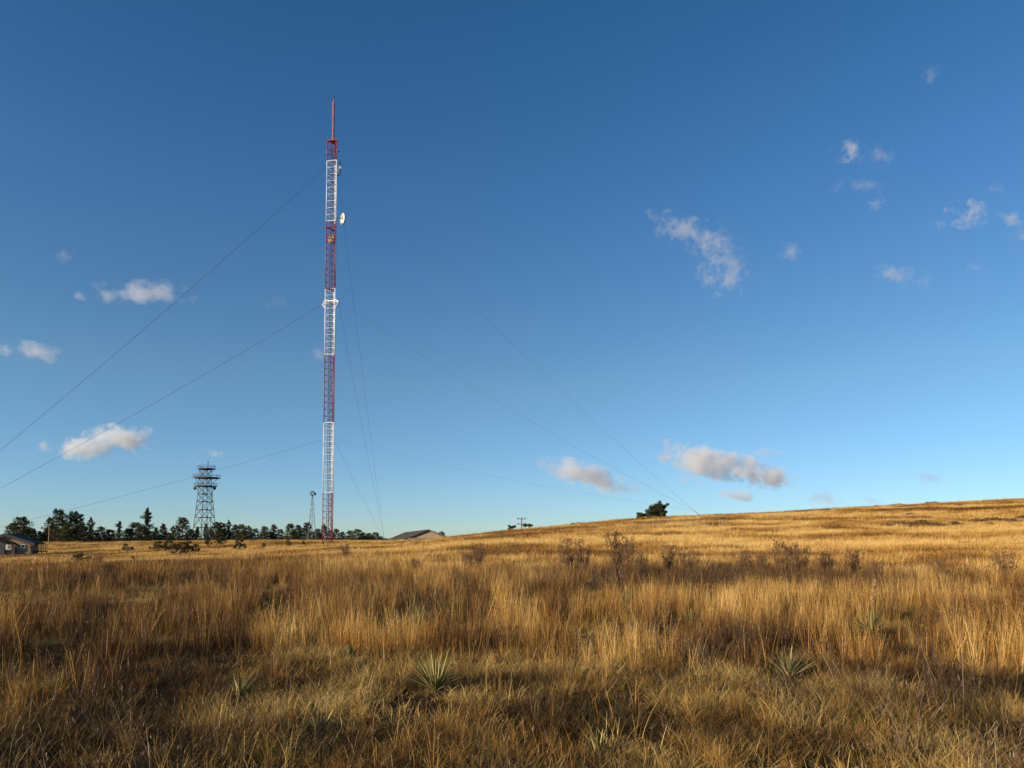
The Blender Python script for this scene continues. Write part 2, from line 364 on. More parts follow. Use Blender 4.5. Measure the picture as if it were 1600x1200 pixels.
for (r0, r1, n, c) in bands:
    mt = RED if c == 'R' else WHITE
    z1 = loc_z(r0); z0 = loc_z(r1) if r1 else 0.15
    # section = its three faces' bracing, with legs and rungs as sub-parts
    br = MB(); dz = (z1 - z0) / n
    for k in range(n):
        for a in range(3):
            b = (a + 1) % 3; p, q = (leg[a], leg[b]) if k % 2 else (leg[b], leg[a])
            br.bar(p + Vector((0, 0, z0 + dz * k)), q + Vector((0, 0, z0 + dz * (k + 1))), (.018 if c == 'W' else .022), n=4)
            br.bar(q + Vector((0, 0, z0 + dz * k)), p + Vector((0, 0, z0 + dz * (k + 1))), .016, n=4)
    sec = br.build('tower_section', mt, mast)
    sec['label'] = ('red' if c == 'R' else 'white') + ' painted lattice section of the mast'
    for a in range(3):
        MB().bar(leg[a] + Vector((0, 0, z0 + .003)), leg[a] + Vector((0, 0, z1 - .003)), .10 if c == 'W' else .095, n=8).build('leg', mt, sec, True)
    for k in range(n + 1):
        if k == n and c == 'R' and r1 != 253: continue
        for a in range(3):
            thick = .085 if (k in (0, n) and c == 'W') else (.046 if c == 'W' else .042)
            link('rung', rung_mesh(a, (a + 1) % 3, mt, thick), sec, (0, 0, z0 + dz * k + (.04 if k == 0 else 0)))
ztop = loc_z(222)
# feed lines and climbing ladder inside the mast
for (x, y) in ((-.33, -.36), (.02, -.52)):
    MB().bar((x, y, .2), (x, y, ztop - (1 if x < 0 else 2.5)), .055, n=6).build('feed_line', CABLE, mast)
lad = MB()
for x in (-.12, .22): lad.bar((x, .25, .2), (x, .25, ztop - .5), .03, n=4)
z = .4
while z < ztop - .6: lad.bar((-.12, .25, z), (.22, .25, z), .018, n=4); z += .45
lad.build('ladder', DARKSTEEL, mast)
cl = MB()
for i in range(46): cl.box((.16, -.5, 3 + i * 1.7), (.28, .16, .16))
cl.build('cable_clamp', CABLE, mast)
# top plate, pole antenna
tp = MB(); tri = [l * 1.12 + Vector((0, 0, ztop + .06)) for l in leg]; tp.poly(tri, (0, 0, .14)); tp.build('top_plate', RED, mast)
st = MB()
for l in leg: st.bar(l * .95 + Vector((0, 0, ztop - .02)), Vector((0, 0, ztop - 1.6)), .07, n=5)
st.build('top_strut', RED, mast)
zt = loc_z(150)
po = MB().lathe([(.30, ztop + .2), (.30, ztop + .7), (.24, ztop + .75), (.24, zt - 1.4), (.1, zt - 1.2), (.07, zt - .4)], 12)
pole = po.build('antenna_pole', plain('faded_red_paint', (.40, .13, .13), .5, 0, .1, .8), mast, True)
fl = MB()
for zz in (.25, .5, .78): fl.lathe([(.24, -.06), (.30, -.05), (.30, .05), (.24, .06)], 12, c=(0, 0, ztop + (zt - ztop) * zz))
fl.build('flange', RED, pole)
MB().lathe([(.001, .5), (.13, .42), (.15, .1), (.14, 0), (.001, 0)], 10, c=(0, 0, zt - .45)).build('beacon', DARKSTEEL, pole, True)
# side antennas
sa = MB()
sa.bar((1.55, -.2, loc_z(250)), (1.55, -.2, loc_z(275)), .09, n=6); sa.bar((.9, .2, loc_z(255)), (1.55, -.2, loc_z(255)), .05, n=5); sa.bar((.9, .2, loc_z(271)), (1.55, -.2, loc_z(271)), .05, n=5)
sa.build('whip_antenna', DARKSTEEL, mast)
wb = MB().box((1.5, -.45, loc_z(264)), (.5, .35, .4)); wb.box((1.1, -.6, loc_z(266)), (.3, .3, 1.3)); wb.build('panel_antenna', WHITE, mast)
ca = MB()
for rr_, s in ((238, 1), (243, -1), (275, 1)):
    ca.bar((-.9 * s, -.9, loc_z(rr_)), (1.5 * s, -.5, loc_z(rr_) - .15), .07, n=5)
ca.bar((.55, -.8, loc_z(229)), (.55, -.8, loc_z(248)), .10, n=6)
ca.build('antenna_arm', plain('dark_red_steel', (.16, .03, .035), .6), mast)
# collar struts at red/white joints
for rr_ in (356, 451):
    m_ = MB()
    for a in range(3): m_.bar(leg[a] * 1.08 + Vector((0, 0, loc_z(rr_))), leg[(a + 1) % 3] * 1.08 + Vector((0, 0, loc_z(rr_) - .1)), .13, n=5)
    m_.build('collar', RED, mast)
# dishes
def dish(c, d, dirv, mt, back, label):
    q = Vector(dirv).normalized().to_track_quat('Z', 'Y').to_matrix(); c = Vector(c); r = d / 2
    b = MB().lathe([(r * .98, 0), (r * .9, -.07 * r), (r * .55, -.13 * r), (.001, -.16 * r)][::-1], 20, q, c)
    b.lathe([(r * .98, 0), (r, 0), (r, -.16 * r), (r * .6, -.42 * r), (.12 * r, -.5 * r)], 20, q, c)
    o = b.build('dish', mt, mast, True); o['label'] = label
    s = MB().lathe([(r * 1.0, .01), (r * 1.03, .01), (r * 1.03, -.2 * r), (r * 1.0, -.2 * r)], 20, q, c)
    s.build('rim', back, o)
    f = MB()
    for i in range(3):
        t = i * 2.1; f.bar(c + q @ Vector((r * .9 * math.cos(t), r * .9 * math.sin(t), 0)), c + q @ Vector((0, 0, .42 * r)), .018, n=4)
    f.bar(c + q @ Vector((0, 0, .34 * r)), c + q @ Vector((0, 0, .5 * r)), .07, n=6); f.build('feed_horn', back, o)
    m2 = MB().bar(c + q @ Vector((0, 0, -.3 * r)), Vector((leg[2].x if c.x > 0 else leg[0].x, leg[2].y if c.x > 0 else leg[0].y, c.z)), .07, n=6); m2.build('bracket', GALV, o)
PALE = plain('pale_dish_paint', (.80, .74, .62), .5, 0, .08, 2); TAN = plain('tan_dish_paint', (.48, .33, .19), .6, 0, .2, 1.6)
dish((2.12, -.35, loc_z(343)), 2.3, (-.80, -.60, .0), PALE, plain('dish_rim', (.35, .36, .35), .5), 'white microwave dish on the right side of the mast')
dish((-.25, -.05, loc_z(373)), 1.85, (-.62, -.78, 0), TAN, DARKSTEEL, 'tan round microwave dish facing the viewer')
# torque bracket at the middle guy level
gb = MB(); zb = loc_z(475)
for a in range(3):
    tip = leg[a] * 1.95 + Vector((0, 0, zb)) if a else Vector((-1.95, .3, zb))
    for b in range(3):
        if b != a: gb.bar(leg[b] + Vector((0, 0, zb + .7)), tip, .07, n=5)
    gb.bar(leg[a] + Vector((0, 0, zb - 1.0)), tip, .08, n=5); gb.bar(leg[a] + Vector((0, 0, zb + .8)), tip, .08, n=5)
gb.build('guy_bracket', WHITE, mast)
MB().lathe([(.001, 1.2), (.9, 1.2), (1.0, 1.1), (1.0, -.6), (.001, -.6)][::-1], 12, c=(0, 0, -1.0)).build('footing', plain('concrete', (.32, .30, .27), .9), mast)

# ---- guy wires
WIRE = plain('guy_wire_steel', (.06, .065, .075), .6, .3, .1, 1)
def wire(a, b, r, sag, label):
    a, b = Vector(a), Vector(b); n = 22; m = MB()
    pts = [a.lerp(b, i / n) - Vector((0, 0, sag * 4 * (i / n) * (1 - i / n))) for i in range(n + 1)]
    vs = []; d = (b - a).normalized(); s = d.cross(Vector((0, 0, 1))).normalized(); u = s.cross(d)
    for p in pts:
        for k in range(4): t = math.pi / 2 * k + .78; vs.append(p + s * math.cos(t) * r + u * math.sin(t) * r)
    m.add([v - b for v in vs], [(i * 4 + k, i * 4 + (k + 1) % 4, i * 4 + 4 + (k + 1) % 4, i * 4 + 4 + k) for i in range(n) for k in range(4)])
    o = m.build('guy_wire', WIRE, None, False, b); tag(o, label, 'guy wire', 'guy wires of the radio mast')
def guy_anchor(x, y, label, z=None):
    p = Vector((x, y, gz(x, y) if z is None else z))
    e = empty('guy_anchor', p); tag(e, label, 'anchor', 'ground anchors of the guy wires')
    MB().box((0, 0, .15), (1.4, 1.4, .7)).build('block', plain('anchor_concrete', (.3, .28, .25), .9), e)
    MB().bar((0, 0, .4), Vector((mast.location.x - x, mast.location.y - y, 0)).normalized() * 1.2 + Vector((0, 0, 1.3)), .05).build('rod', GALV, e)
    return p + Vector((mast.location.x - x, mast.location.y - y, 0)).normalized() * 1.2 + Vector((0, 0, 1.3))
levels = [('upper', 262, .85), ('middle', 475, 1.7), ('lower', 687, .9)]
A1 = at(-225, 925, 114); A2 = at(1094, 826, 146); A3 = at(601, 842, 226)
for an, nm, word, rad, side in ((A1, 'left', 'slanting down left out of the frame', .026, 0), (A2, 'right', 'slanting down right behind the grassy ridge', .016, 2), (A3, 'far', 'dropping steeply toward the tan gabled house', .021, 1)):
    top = guy_anchor(an.x, an.y, {'left': 'concrete guy anchor outside the left edge of the view', 'right': 'concrete guy anchor hidden behind the grassy ridge', 'far': 'concrete guy anchor far behind the mast near the pines'}[nm])
    for lv, row, off in levels:
        if nm == 'left': a = Vector((-1.95, .3, 0)) if lv == 'middle' else leg[0] * 1.02
        elif nm == 'right': a = leg[2] * (1.95 if lv == 'middle' else 1.02)
        else: a = leg[2] * (1.95 if lv == 'middle' else 1.02)
        wire(base + a + Vector((0, 0, loc_z(row))), top, rad * (.75 if lv == 'lower' else 1), {'upper': 1.2, 'middle': .9, 'lower': .7}[lv] * (1.5 if nm == 'right' else 1), f'{lv} guy wire of the mast {word}')

# ------------------------------------------------------------------ second lattice tower
TSTEEL = plain('dull_grey_tower_steel', (.105, .105, .10), .6, .3, .2, 1.5)
def lattice_tower():
    D = 290.0; c = at(319, 842, D); c.z = gz(c.x, c.y); k = D / F_PX
    t = empty('lattice_tower', c); tag(t, 'squat grey lattice tower with three platforms among the pines', 'tower')
    zt = at(319, 735, D).z - c.z
    hb, ht = 18.5 * k, 9.5 * k
    rot = math.radians(8)
    def P(i, z):
        f = min(1, z / (zt * .78)); r = hb + (ht - hb) * f; a = rot + math.pi / 2 * i
        return Vector((r * math.cos(a), r * math.sin(a), z))
    for i in range(4): MB().bar(P(i, -.5), P(i, zt * .78), .15, .12).bar(P(i, zt * .78), P(i, zt), .12, .10).build('leg', TSTEEL, t)
    zs = [at(319, r, D).z - c.z for r in (840, 824, 808.5, 796.5, 784, 772, 760.5, 747.5, 734)]
    for a, b in zip(zs[:-1], zs[1:]):
        m = MB()
        for i in range(4):
            m.bar(P(i, b), P(i + 1, b), .11, n=4)
            mid = (P(i, b) + P(i + 1, b)) / 2
            if b < zs[5]: m.bar(P(i, a), mid, .10, n=4); m.bar(P(i + 1, a), mid, .10, n=4)
            else: m.bar(P(i, a), P(i + 1, b), .09, n=4); m.bar(P(i + 1, a), P(i, b), .09, n=4)
        m.build('brace', TSTEEL, t)
    for (row, x0, x1) in ((733.5, 307.5, 334), (747.5, 301, 341.5), (760.5, 303, 337)):
        z = at(319, row, D).z - c.z; r = (x1 - x0) / 2 * k; ox = ((x0 + x1) / 2 - 319) * k
        pf = MB(); th = .36 if row < 750 else .26
        pf.poly([(ox + r * .99 * math.cos(a) , r * .99 * math.sin(a), z) for a in [math.pi / 4 * i + math.pi / 8 for i in range(8)]], (0, 0, th))
        p = pf.build('platform', DARKSTEEL, t)
        rl = MB()
        for i in range(8):
            a0, a1 = math.pi / 4 * i + math.pi / 8, math.pi / 4 * (i + 1) + math.pi / 8
            q0, q1 = Vector((ox + r * math.cos(a0), r * math.sin(a0), z + th)), Vector((ox + r * math.cos(a1), r * math.sin(a1), z + th))
            for h in (.55, 1.1): rl.bar(q0 + Vector((0, 0, h)), q1 + Vector((0, 0, h)), .045, n=4)
            rl.bar(q0, q0 + Vector((0, 0, 1.1)), .05, n=4); mm = (q0 + q1) / 2; rl.bar(mm, mm + Vector((0, 0, 1.1)), .04, n=4)
        rl.build('railing', TSTEEL, p)
        if row > 740:
            kn = MB()
            for i in range(4): kn.bar(P(i, z - 2.2), Vector((ox + r * .85 * math.cos(rot + math.pi / 2 * i), r * .85 * math.sin(rot + math.pi / 2 * i), z)), .08, n=4)
            kn.build('knee_brace', TSTEEL, p)
    z3 = at(319, 760.5, D).z - c.z
    for s in (-1, 1):
        m = MB().lathe([(.001, -.15), (.5, -.1), (.62, .15), (.64, .35), (.001, .4)], 12, Matrix.Rotation(math.pi / 2, 3, 'X'), (s * 15.5 * k + .3, -1.0, z3 - .7)); m.build('dish', DARKSTEEL, t, True)
    MB().bar((3.8 * k - 0, 0, zs[-1] + .3), (3.8 * k, 0, zs[-1] + 3.0), .11).box((3.8 * k, 0, zs[-1] + 3.1), (.45, .45, .35)).build('antenna', DARKSTEEL, t)
    MB().bar((-9.5 * k, -.6, zs[-1] + .3), (-9.5 * k, -.6, zs[-1] + 2.9), .09).build('antenna', WHITE, t)
    MB().bar((12 * k, -1.6, 0), (12.5 * k, -1.2, zs[6]), .12).build('cable_run', DARKSTEEL, t)
lattice_tower()

# ------------------------------------------------------------------ windmill
def windmill():
    D = 245.0; c = at(487.3, 845, D); c.z = gz(c.x, c.y); k = D / F_PX
    t = empty('windmill', c); tag(t, 'old farm windpump on a slender steel tower left of the red and white mast', 'windmill')
    H = at(487, 771.5, D).z - c.z
    def P(i, f):
        r = (9.0 * (1 - f) + .7 * f) * k; a = math.pi / 4 + math.pi / 2 * i + .2; return Vector((r * math.cos(a), r * math.sin(a), (H - .4) * f))
    for i in range(4): MB().bar(P(i, 0), P(i, 1), .06, .05, 4).build('leg', GALV, t)
    g = MB()
    fs = [0, .2, .38, .54, .68, .8, .9, 1]
    for a, b in zip(fs[:-1], fs[1:]):
        for i in range(4):
            g.bar(P(i, b), P(i + 1, b), .03, n=4); g.bar(P(i, a), P(i + 1, b), .022, n=4); g.bar(P(i + 1, a), P(i, b), .022, n=4)
    g.build('girt', GALV, t)
    MB().bar((0, 0, 0), (0, 0, H), .07, n=5).build('pump_rod', GALV, t)
    R = Matrix.Rotation(math.radians(28), 3, 'Z')
    hub = Vector((0, 0, H)) + R @ Vector((0, -.45, 0))
    wh = MB()
    for s in (.42, .95):
        for i in range(24):
            a0, a1 = math.pi / 12 * i, math.pi / 12 * (i + 1)
            wh.bar(hub + R @ Vector((s * .95 * math.cos(a0), 0, s * .95 * math.sin(a0))), hub + R @ Vector((s * .95 * math.cos(a1), 0, s * .95 * math.sin(a1))), .02, n=4)
    w = wh.build('wheel', DARKSTEEL, t)
    for i in range(18):
        a = 2 * math.pi * i / 18; b = a + .2
        pts = [Vector((.36 * math.cos(a), -.05, .36 * math.sin(a))), Vector((.95 * math.cos(a), -.08, .95 * math.sin(a))), Vector((.95 * math.cos(b), .08, .95 * math.sin(b))), Vector((.36 * math.cos(b), .05, .36 * math.sin(b)))]
        MB().poly([hub + R @ p for p in pts], R @ Vector((0, .02, 0))).build('blade', DARKSTEEL, w)
    MB().bar(hub, hub + R @ Vector((0, .9, 0)), .09, n=6).build('gearbox', DARKSTEEL, t)
    tl = MB().bar((0, 0, H), (.75, .35, H - .02), .035, n=4); tl.poly([(.55, .3, H - .42), (1.15, .55, H - .35), (1.15, .55, H + .1), (.55, .3, H + .35)], (0, .03, 0)); tl.build('tail_vane', DARKSTEEL, t)
windmill()

# ------------------------------------------------------------------ poles
WOOD = plain('grey_weathered_wood', (.20, .15, .11), .9, 0, .25, 4); PALEWOOD = plain('pale_post_wood', (.42, .30, .19), .9, 0, .2, 6)
def utility_pole():
    D = 215.0; k = D / F_PX; p = at(815, 808.6, D); b = gz(p.x, p.y)
    t = empty('utility_pole', (p.x, p.y, b)); tag(t, 'wooden utility pole with two crossarms rising behind the ridge', 'utility pole')
    H = p.z - b
    MB().bar((0, 0, -.3), (0, 0, H), .20, .15, 8).build('post', WOOD, t)
    for dz, w in ((.42, 7.2), (1.95, 6.8)):
        ar = MB().box((0, -.2, H - dz), (2 * w * k, .16, .2)).build('crossarm', WOOD, t)
        for s in (-.95, -.6, .6, .95): MB().lathe([(.04, 0), (.09, .06), (.07, .16), (.10, .2), (.05, .3), (.001, .3)], 8, c=(s * w * k, -.2, H - dz + .1)).build('insulator', DARKSTEEL, ar)
utility_pole()
def bare_pole(px, r0, D, lean, r, mt, label):
    b = at(px, 850, D); z0 = gz(b.x, D); H = at(px, r0, D).z - z0
    o = MB().bar((0, 0, -.3), (lean, 0, H), r, r * .8, 7).build('pole', mt, None, False, (b.x, D, z0)); tag(o, label, 'pole', 'bare poles standing before the pines')
bare_pole(75.5, 824, 190, .1, .10, PALEWOOD, 'thin pale pole in front of the tallest pines at far left')
bare_pole(478, 822, 225, 1.1, .11, WOOD, 'leaning wooden pole just left of the windpump')
bare_pole(483, 800, 230, .0, .03, GALV, 'thin steel rod beside the legs of the windpump') if False else None

# ------------------------------------------------------------------ fence on the hill
def fence():
    posts = [(985.5, 819, 830), (992.7, 819, 827), (1008, 818, 829), (1021.5, 816, 825), (1030.6, 817, 828), (1044, 813.5, 824), (1067.5, 815, 824), (1077.5, 816, 829), (1090, 814, 827), (1101, 814.5, 826), (1115, 813, 825), (1125.5, 812.5, 824), (1129.5, 813, 822), (1134, 812, 822)]
    P = []
    for px, r0, r1 in posts:
        best = min(((abs(at(px, r1 + 1, D).z - gz(at(px, r1, D).x, D)), D) for D in np.arange(85, 150, .5)))
        D = min(best[1], 125.0); x = at(px, r1, D).x; z = gz(x, D)
        P.append((Vector((x, D, z)), max(.9, (r1 - r0) / F_PX * D + .2)))
    root = empty('wire_fence', P[0][0]); o0 = P[0][0]
    tag(root, 'row of pale wooden fence posts with wire crossing the grassy hill below the ridge tree', 'fence')
    for p, h in P:
        MB().bar((0, 0, -.2), (random.uniform(-.05, .05), 0, h), .065, .055, 7).build('post', PALEWOOD, root, False, p - o0)
    w = MB(); Q = sorted(P, key=lambda q: q[0].x)
    for (a, ha), (b, hb) in zip(Q[:-1], Q[1:]):
        for f in (.35, .6, .85): w.bar(a - o0 + Vector((0, 0, ha * f)), b - o0 + Vector((0, 0, hb * f)), .008, n=4)
    w.build('wire', GALV, root)
fence()

# ------------------------------------------------------------------ houses
SIDING = plain('olive_tan_siding', (.30, .19, .085), .8, 0, .08, 1.0); SHINGLE = plain('dark_shingles', (.022, .02, .02), .95, 0, .3, 3, bump=.4)
TRIM = plain('white_trim', (.75, .72, .64), .6); GLASS = plain('dark_window_glass', (.02, .025, .03), .08, 0, .1)
DARKWALL = plain('charcoal_siding', (.05, .05, .055), .8); STONE = plain('stone_wainscot', (.22, .20, .17), .9, 0, .3, 5)
def left_house():
    D = 128.0; k = D / F_PX; o = at(8, 867, D); o.z = gz(at(40, 867, D).x, D) - .1
    t = empty('ranch_house', o, math.radians(12)); tag(t, 'olive sided gabled house with dark roof cut by the left edge', 'house')
    def L(px, row, y=0): return Vector(((px - 8) * k / 1.12, y, at(px, row, D + (px - 8) * k * .18).z - o.z))
    # gable front wall, ridge running away
    pk, er, el = L(8, 835.5), L(55, 850.5), L(-39, 850.5)
    wr = L(47.5, 848.5).x; wl_ = 2 * pk.x - wr; we = L(47, 848.2).z; dep = 3.2
    wall = MB().poly([(wl_, 0, -1), (wr, 0, -1), (wr, 0, we), (pk.x, 0, pk.z - .25), (wl_, 0, we)], (0, dep, 0)).build('wall', SIDING, t)
    for i in range(9):   # lap boards of the front wall
        zz = .62 + i * .34
        if zz < we: MB().box(((wr + wl_) / 2, -.012, zz), (wr - wl_ - .02, .03, .30)).build('board', SIDING, wall)
    MB().box((wr - .8, -.05, .2), (1.8, .14, 1.1)).build('wainscot', STONE, wall)
    for sgn, e in ((1, er), (-1, el)):
        rf = MB(); a = Vector((pk.x, -.35, pk.z)); b = Vector((e.x, -.35, e.z))
        rf.poly([a, b, b + Vector((0, dep + 1.2, 0)), a + Vector((0, dep + 1.2, 0))], (0, 0, .22)); r_ = rf.build('roof', SHINGLE, t)
        fs = MB().poly([a + Vector((0, -.06, -.28)), b + Vector((0, -.06, -.28)), b + Vector((0, -.06, .26)), a + Vector((0, -.06, .26))], (0, .055, 0)); fs.build('fascia', DARKWALL, r_)
    for px in (29.5, 36.3):
        c = L(px, 853.6); w = MB()
        for dx, dz, sx, sz in ((-.26, 0, .09, .62), (.26, 0, .09, .62), (0, .27, .43, .09), (0, -.27, .43, .09)): w.box((c.x + dx, -.07, c.z + dz), (sx, .08, sz))
        wi = w.build('window', TRIM, t); MB().box((c.x, -.045, c.z), (.43, .03, .45)).build('pane', GLASS, wi)
    # front wing with lower gable at left
    a, b = L(-4, 841.5), L(9.5, 848)
    MB().poly([(b.x - 4.5, -.4, -1), (b.x - .1, -.4, -1), (b.x - .1, -.4, b.z - .2), (a.x, -.4, a.z - .15), (b.x - 4.5, -.4, b.z - .4)], (0, .36, 0)).build('front_wing', DARKWALL, t)
    r1 = MB().poly([(a.x, -.6, a.z), (b.x + .35, -.6, b.z - .15), (b.x + .35, -.1, b.z - .15), (a.x, -.1, a.z)], (0, 0, .18)); r1.poly([(a.x, -.6, a.z), (b.x - 4.9, -.6, b.z - .35), (b.x - 4.9, -.1, b.z - .35), (a.x, -.1, a.z)], (0, 0, .18)); r1.build('wing_roof', SHINGLE, t)
    # porch box with white panel, small roof
    p0, p1 = L(10.5, 850.5), L(19, 859)
    w = MB().box(((p0.x + p1.x) / 2, -.45, (p0.z + p1.z) / 2), (abs(p1.x - p0.x), .12, abs(p0.z - p1.z))); dr = w.build('door', TRIM, t)
    MB().box(((p0.x + p1.x) / 2 + .05, -.53, (p0.z + p1.z) / 2), (.32, .04, .55)).build('pane', plain('warm_grey_glass', (.25, .22, .14), .3), dr)
    MB().box((p1.x + .35, -.3, p1.z / 2 + .2), (.55, .5, p0.z * .95)).build('porch_post', DARKWALL, t)
    pr = MB().poly([(p0.x - .2, -.7, p0.z + .05), (p1.x + .2, -.7, p0.z + .05), (p1.x + .95, -.7, p0.z - .2), (p1.x + .95, -.1, p0.z - .1), (p0.x - .2, -.1, p0.z + .4)], (0, 0, .12)); pr.build('porch_roof', SHINGLE, t)
    # side deck with railing
    dk = MB().box((wr + .75, 2.2, .8), (1.4, 2.4, .18)).build('deck', DARKWALL, t)
    rl = MB()
    for i in range(4): rl.box((wr + 1.4, 1.05 + i * .75, 1.4), (.07, .07, 1.1)); rl.box((wr + .2 + i * .35, 1.03, 1.4), (.06, .07, 1.1))
    rl.box((wr + 1.4, 2.2, 1.98), (.1, 2.4, .07)); rl.box((wr + .75, 1.03, 1.98), (1.3, .1, .07)); rl.build('railing', DARKWALL, dk)
    for y in (1.1, 3.3): MB().bar((wr + 1.35, y, -.5), (wr + 1.35, y, .75), .09).build('deck_post', DARKWALL, dk)
    # chimney-less long wing behind, lower
    pass
left_house()
def far_house():
    D = 245.0; o = at(655, 846, D); o.z = gz(o.x, D)
    t = empty('gabled_house', o); tag(t, 'low house with dark brown roof and tan gable half hidden behind the grassy slope', 'house')
    def L(px, row, y): p = at(px, row, D + y); return p - o
    ap, el, er = L(670.5, 828, 0), L(634.5, 842.3, 0), L(703, 842.0, 0)
    rb, eb = L(634, 832.2, 16), L(604.5, 844.2, 20)
    TANW = plain('tan_gable_stucco', (.36, .27, .17), .85, 0, .1, .6); BR = plain('brown_shingle_roof', (.075, .052, .038), .9, 0, .35, 1.4); CREAM = plain('cream_wall', (.85, .70, .38), .8, 0, .05, 1)
    up = Vector((0, 0, .2))
    g = MB().poly([ap + Vector((.1, .3, -.25)), er + Vector((-.4, .3, -.2)), er + Vector((-.4, .3, -3)), el + Vector((.4, .3, -3)), el + Vector((.4, .3, -.2))], (0, 14, 0)); g.build('gable_wall', TANW, t)
    r_ = MB().poly([ap, rb, eb, el], up).build('roof', BR, t)
    # courses of shingles
    for i in range(1, 9):
        f = i / 9; a = ap.lerp(el, f); b = rb.lerp(eb, f)
        MB().poly([a + up * 1.02, b + up * 1.02, b + up * 1.5, a + up * 1.5], (-.12, -.04, -.02)).build('shingle_course', BR, r_)
    MB().poly([ap, er, er + Vector((-6, 18, 0)), rb], up).build('roof', BR, t)
    MB().poly([rb, eb, er + Vector((-6, 18, 0))], up).build('roof', BR, t)
    MB().bar(ap + Vector((0, -.1, -.05)), el + Vector((0, -.1, -.05)), .24, n=4).build('rake_board', plain('dark_brown_trim', (.035, .022, .018), .7), t)
    MB().bar(ap + Vector((0, -.1, 0)), er + Vector((0, -.1, 0)), .13, n=4).build('rake_board', TANW, t)
    a, b = L(637, 842.6, -1.8), L(672, 843.0, -1.8)
    MB().poly([a, b, b + Vector((0, 2, .35)), a + Vector((0, 2, .35))], (0, 0, .14)).build('porch_roof', plain('mauve_porch_roof', (.32, .26, .25), .7), t)
    for px in (638, 646, 655, 664): MB().bar(L(px, 843, -1.6), L(px, 852, -1.6), .10, n=5).build('porch_post', PALEWOOD, t)
    w0, w1 = L(629.5, 842.6, 4.2), L(607, 844.6, 19)
    MB().poly([w0, w1, w1 + Vector((0, 0, -3)), w0 + Vector((0, 0, -3))], (.3, .05, 0)).build('side_wall', CREAM, t)
far_house()

# ------------------------------------------------------------------ trees
NEEDLE, _nt, _p, _o = mat_new('pine_needles')
_oi = nd(_nt, 'ShaderNodeObjectInfo'); _rn = nd(_nt, 'ShaderNodeAttribute', attribute_name='rnd'); _ad = nd(_nt, 'ShaderNodeMath', operation='MULTIPLY_ADD')
_nt.links.new(_rn.outputs['Fac'], _ad.inputs[0]); _ad.inputs[1].default_value = .7; _m3 = nd(_nt, 'ShaderNodeMath', operation='MULTIPLY'); _nt.links.new(_oi.outputs['Random'], _m3.inputs[0]); _m3.inputs[1].default_value = .3
_nt.links.new(_m3.outputs[0], _ad.inputs[2])
_r = ramp(_nt, [(0, (.016, .021, .008)), (.5, (.052, .056, .017)), (1, (.13, .11, .032))], _ad.outputs[0]); _nt.links.new(_r.outputs[0], _p.inputs['Base Color']); _p.inputs['Roughness'].default_value = .75; _p.inputs['Specular IOR Level'].default_value = .2
BARK = plain('pine_bark', (.10, .065, .045), .95, 0, .3, 6)
def leaf_cloud(centres, radii, per, size, seed, flat=.6):
    rs = np.random.RandomState(seed); V = []; Fc = []; Rn = []
    for (c, r) in zip(centres, radii):
        n = per; p = rs.normal(size=(n, 3)); p /= np.linalg.norm(p, axis=1)[:, None]; p *= (rs.rand(n, 1) ** .4) * np.array([r, r, r * flat])
        p += np.array(c); shade = rs.rand()
        a = rs.normal(size=(n, 3)); a /= np.linalg.norm(a, axis=1)[:, None]; b = np.cross(a, rs.normal(size=(n, 3))); b /= np.linalg.norm(b, axis=1)[:, None]
        s = size * (.6 + .8 * rs.rand(n, 1)); k = len(V) * 0
        for q in range(n):
            i = len(V); V += [p[q] - a[q] * s[q], p[q] + b[q] * s[q] * .45, p[q] + a[q] * s[q], p[q] - b[q] * s[q] * .45]; Fc.append((i, i + 1, i + 2, i + 3)); Rn += [shade * .6 + rs.rand() * .4] * 4
    return V, Fc, Rn
def crown_mesh(name, cs, rr_, per, size, seed, mt=None, flat=.6):
    V, Fc, Rn = leaf_cloud(cs, rr_, per, size, seed, flat)
    me = bpy.data.meshes.new(name); me.from_pydata([tuple(v) for v in V], [], Fc); me.materials.append(mt or NEEDLE)
    at_ = me.attributes.new('rnd', 'FLOAT', 'POINT'); at_.data.foreach_set('value', np.array(Rn, float)); return me
def pine_variant(seed, kind):
    """unit-height pine: trunk to 1, crown half-width .5"""
    rs = random.Random(seed); cs = []; rr_ = []; tr = MB(); z = 0
    lean = rs.uniform(-.03, .03)
    tr.bar((0, 0, -.04), (lean * .5, 0, .5), .022, .016, 7); tr.bar((lean * .5, 0, .5), (lean, 0, .96), .016, .004, 6)
    lo = {'tall': .12, 'round': .05, 'cone': .05, 'layer': .12}[kind]; n = 30 if kind != 'layer' else 24
    for i in range(n):
        f = i / (n - 1); h = lo + (.95 - lo) * f
        prof = {'tall': .42 + .70 * math.sin(math.pi * min(1, .25 + f * .75)) * (1 - .45 * f), 'round': math.sin(math.pi * (.32 + .64 * f)) ** .6, 'cone': 1.02 - .85 * f, 'layer': (.55 + .5 * math.sin(f * 14 + seed)) * (1.05 - .55 * f)}[kind]
        for q in range(3):
            a = rs.uniform(0, 6.28); L = .45 * prof * rs.uniform(.55, 1.05); up = rs.uniform(-.02, .07)
            tip = Vector((math.cos(a) * L + lean * h, math.sin(a) * L, h + up)); tr.bar((lean * h, 0, h - .01), tip, .006 * (1.2 - f), .002, 4)
            for u in (.55, .95):
                cs.append(tuple(Vector((lean * h, 0, h)).lerp(tip, u))); rr_.append(.085 * rs.uniform(.7, 1.35) * (1.15 - .4 * f))
    cs.append((lean, 0, .955)); rr_.append(.045)
    return tr.mesh('trunk', BARK), crown_mesh('crown', cs, rr_, 26, .024, seed)
PV = {k: [pine_variant(s, k) for s in ss] for k, ss in dict(tall=(1, 2, 3), round=(4, 5, 6), cone=(7, 8), layer=(9, 10)).items()}
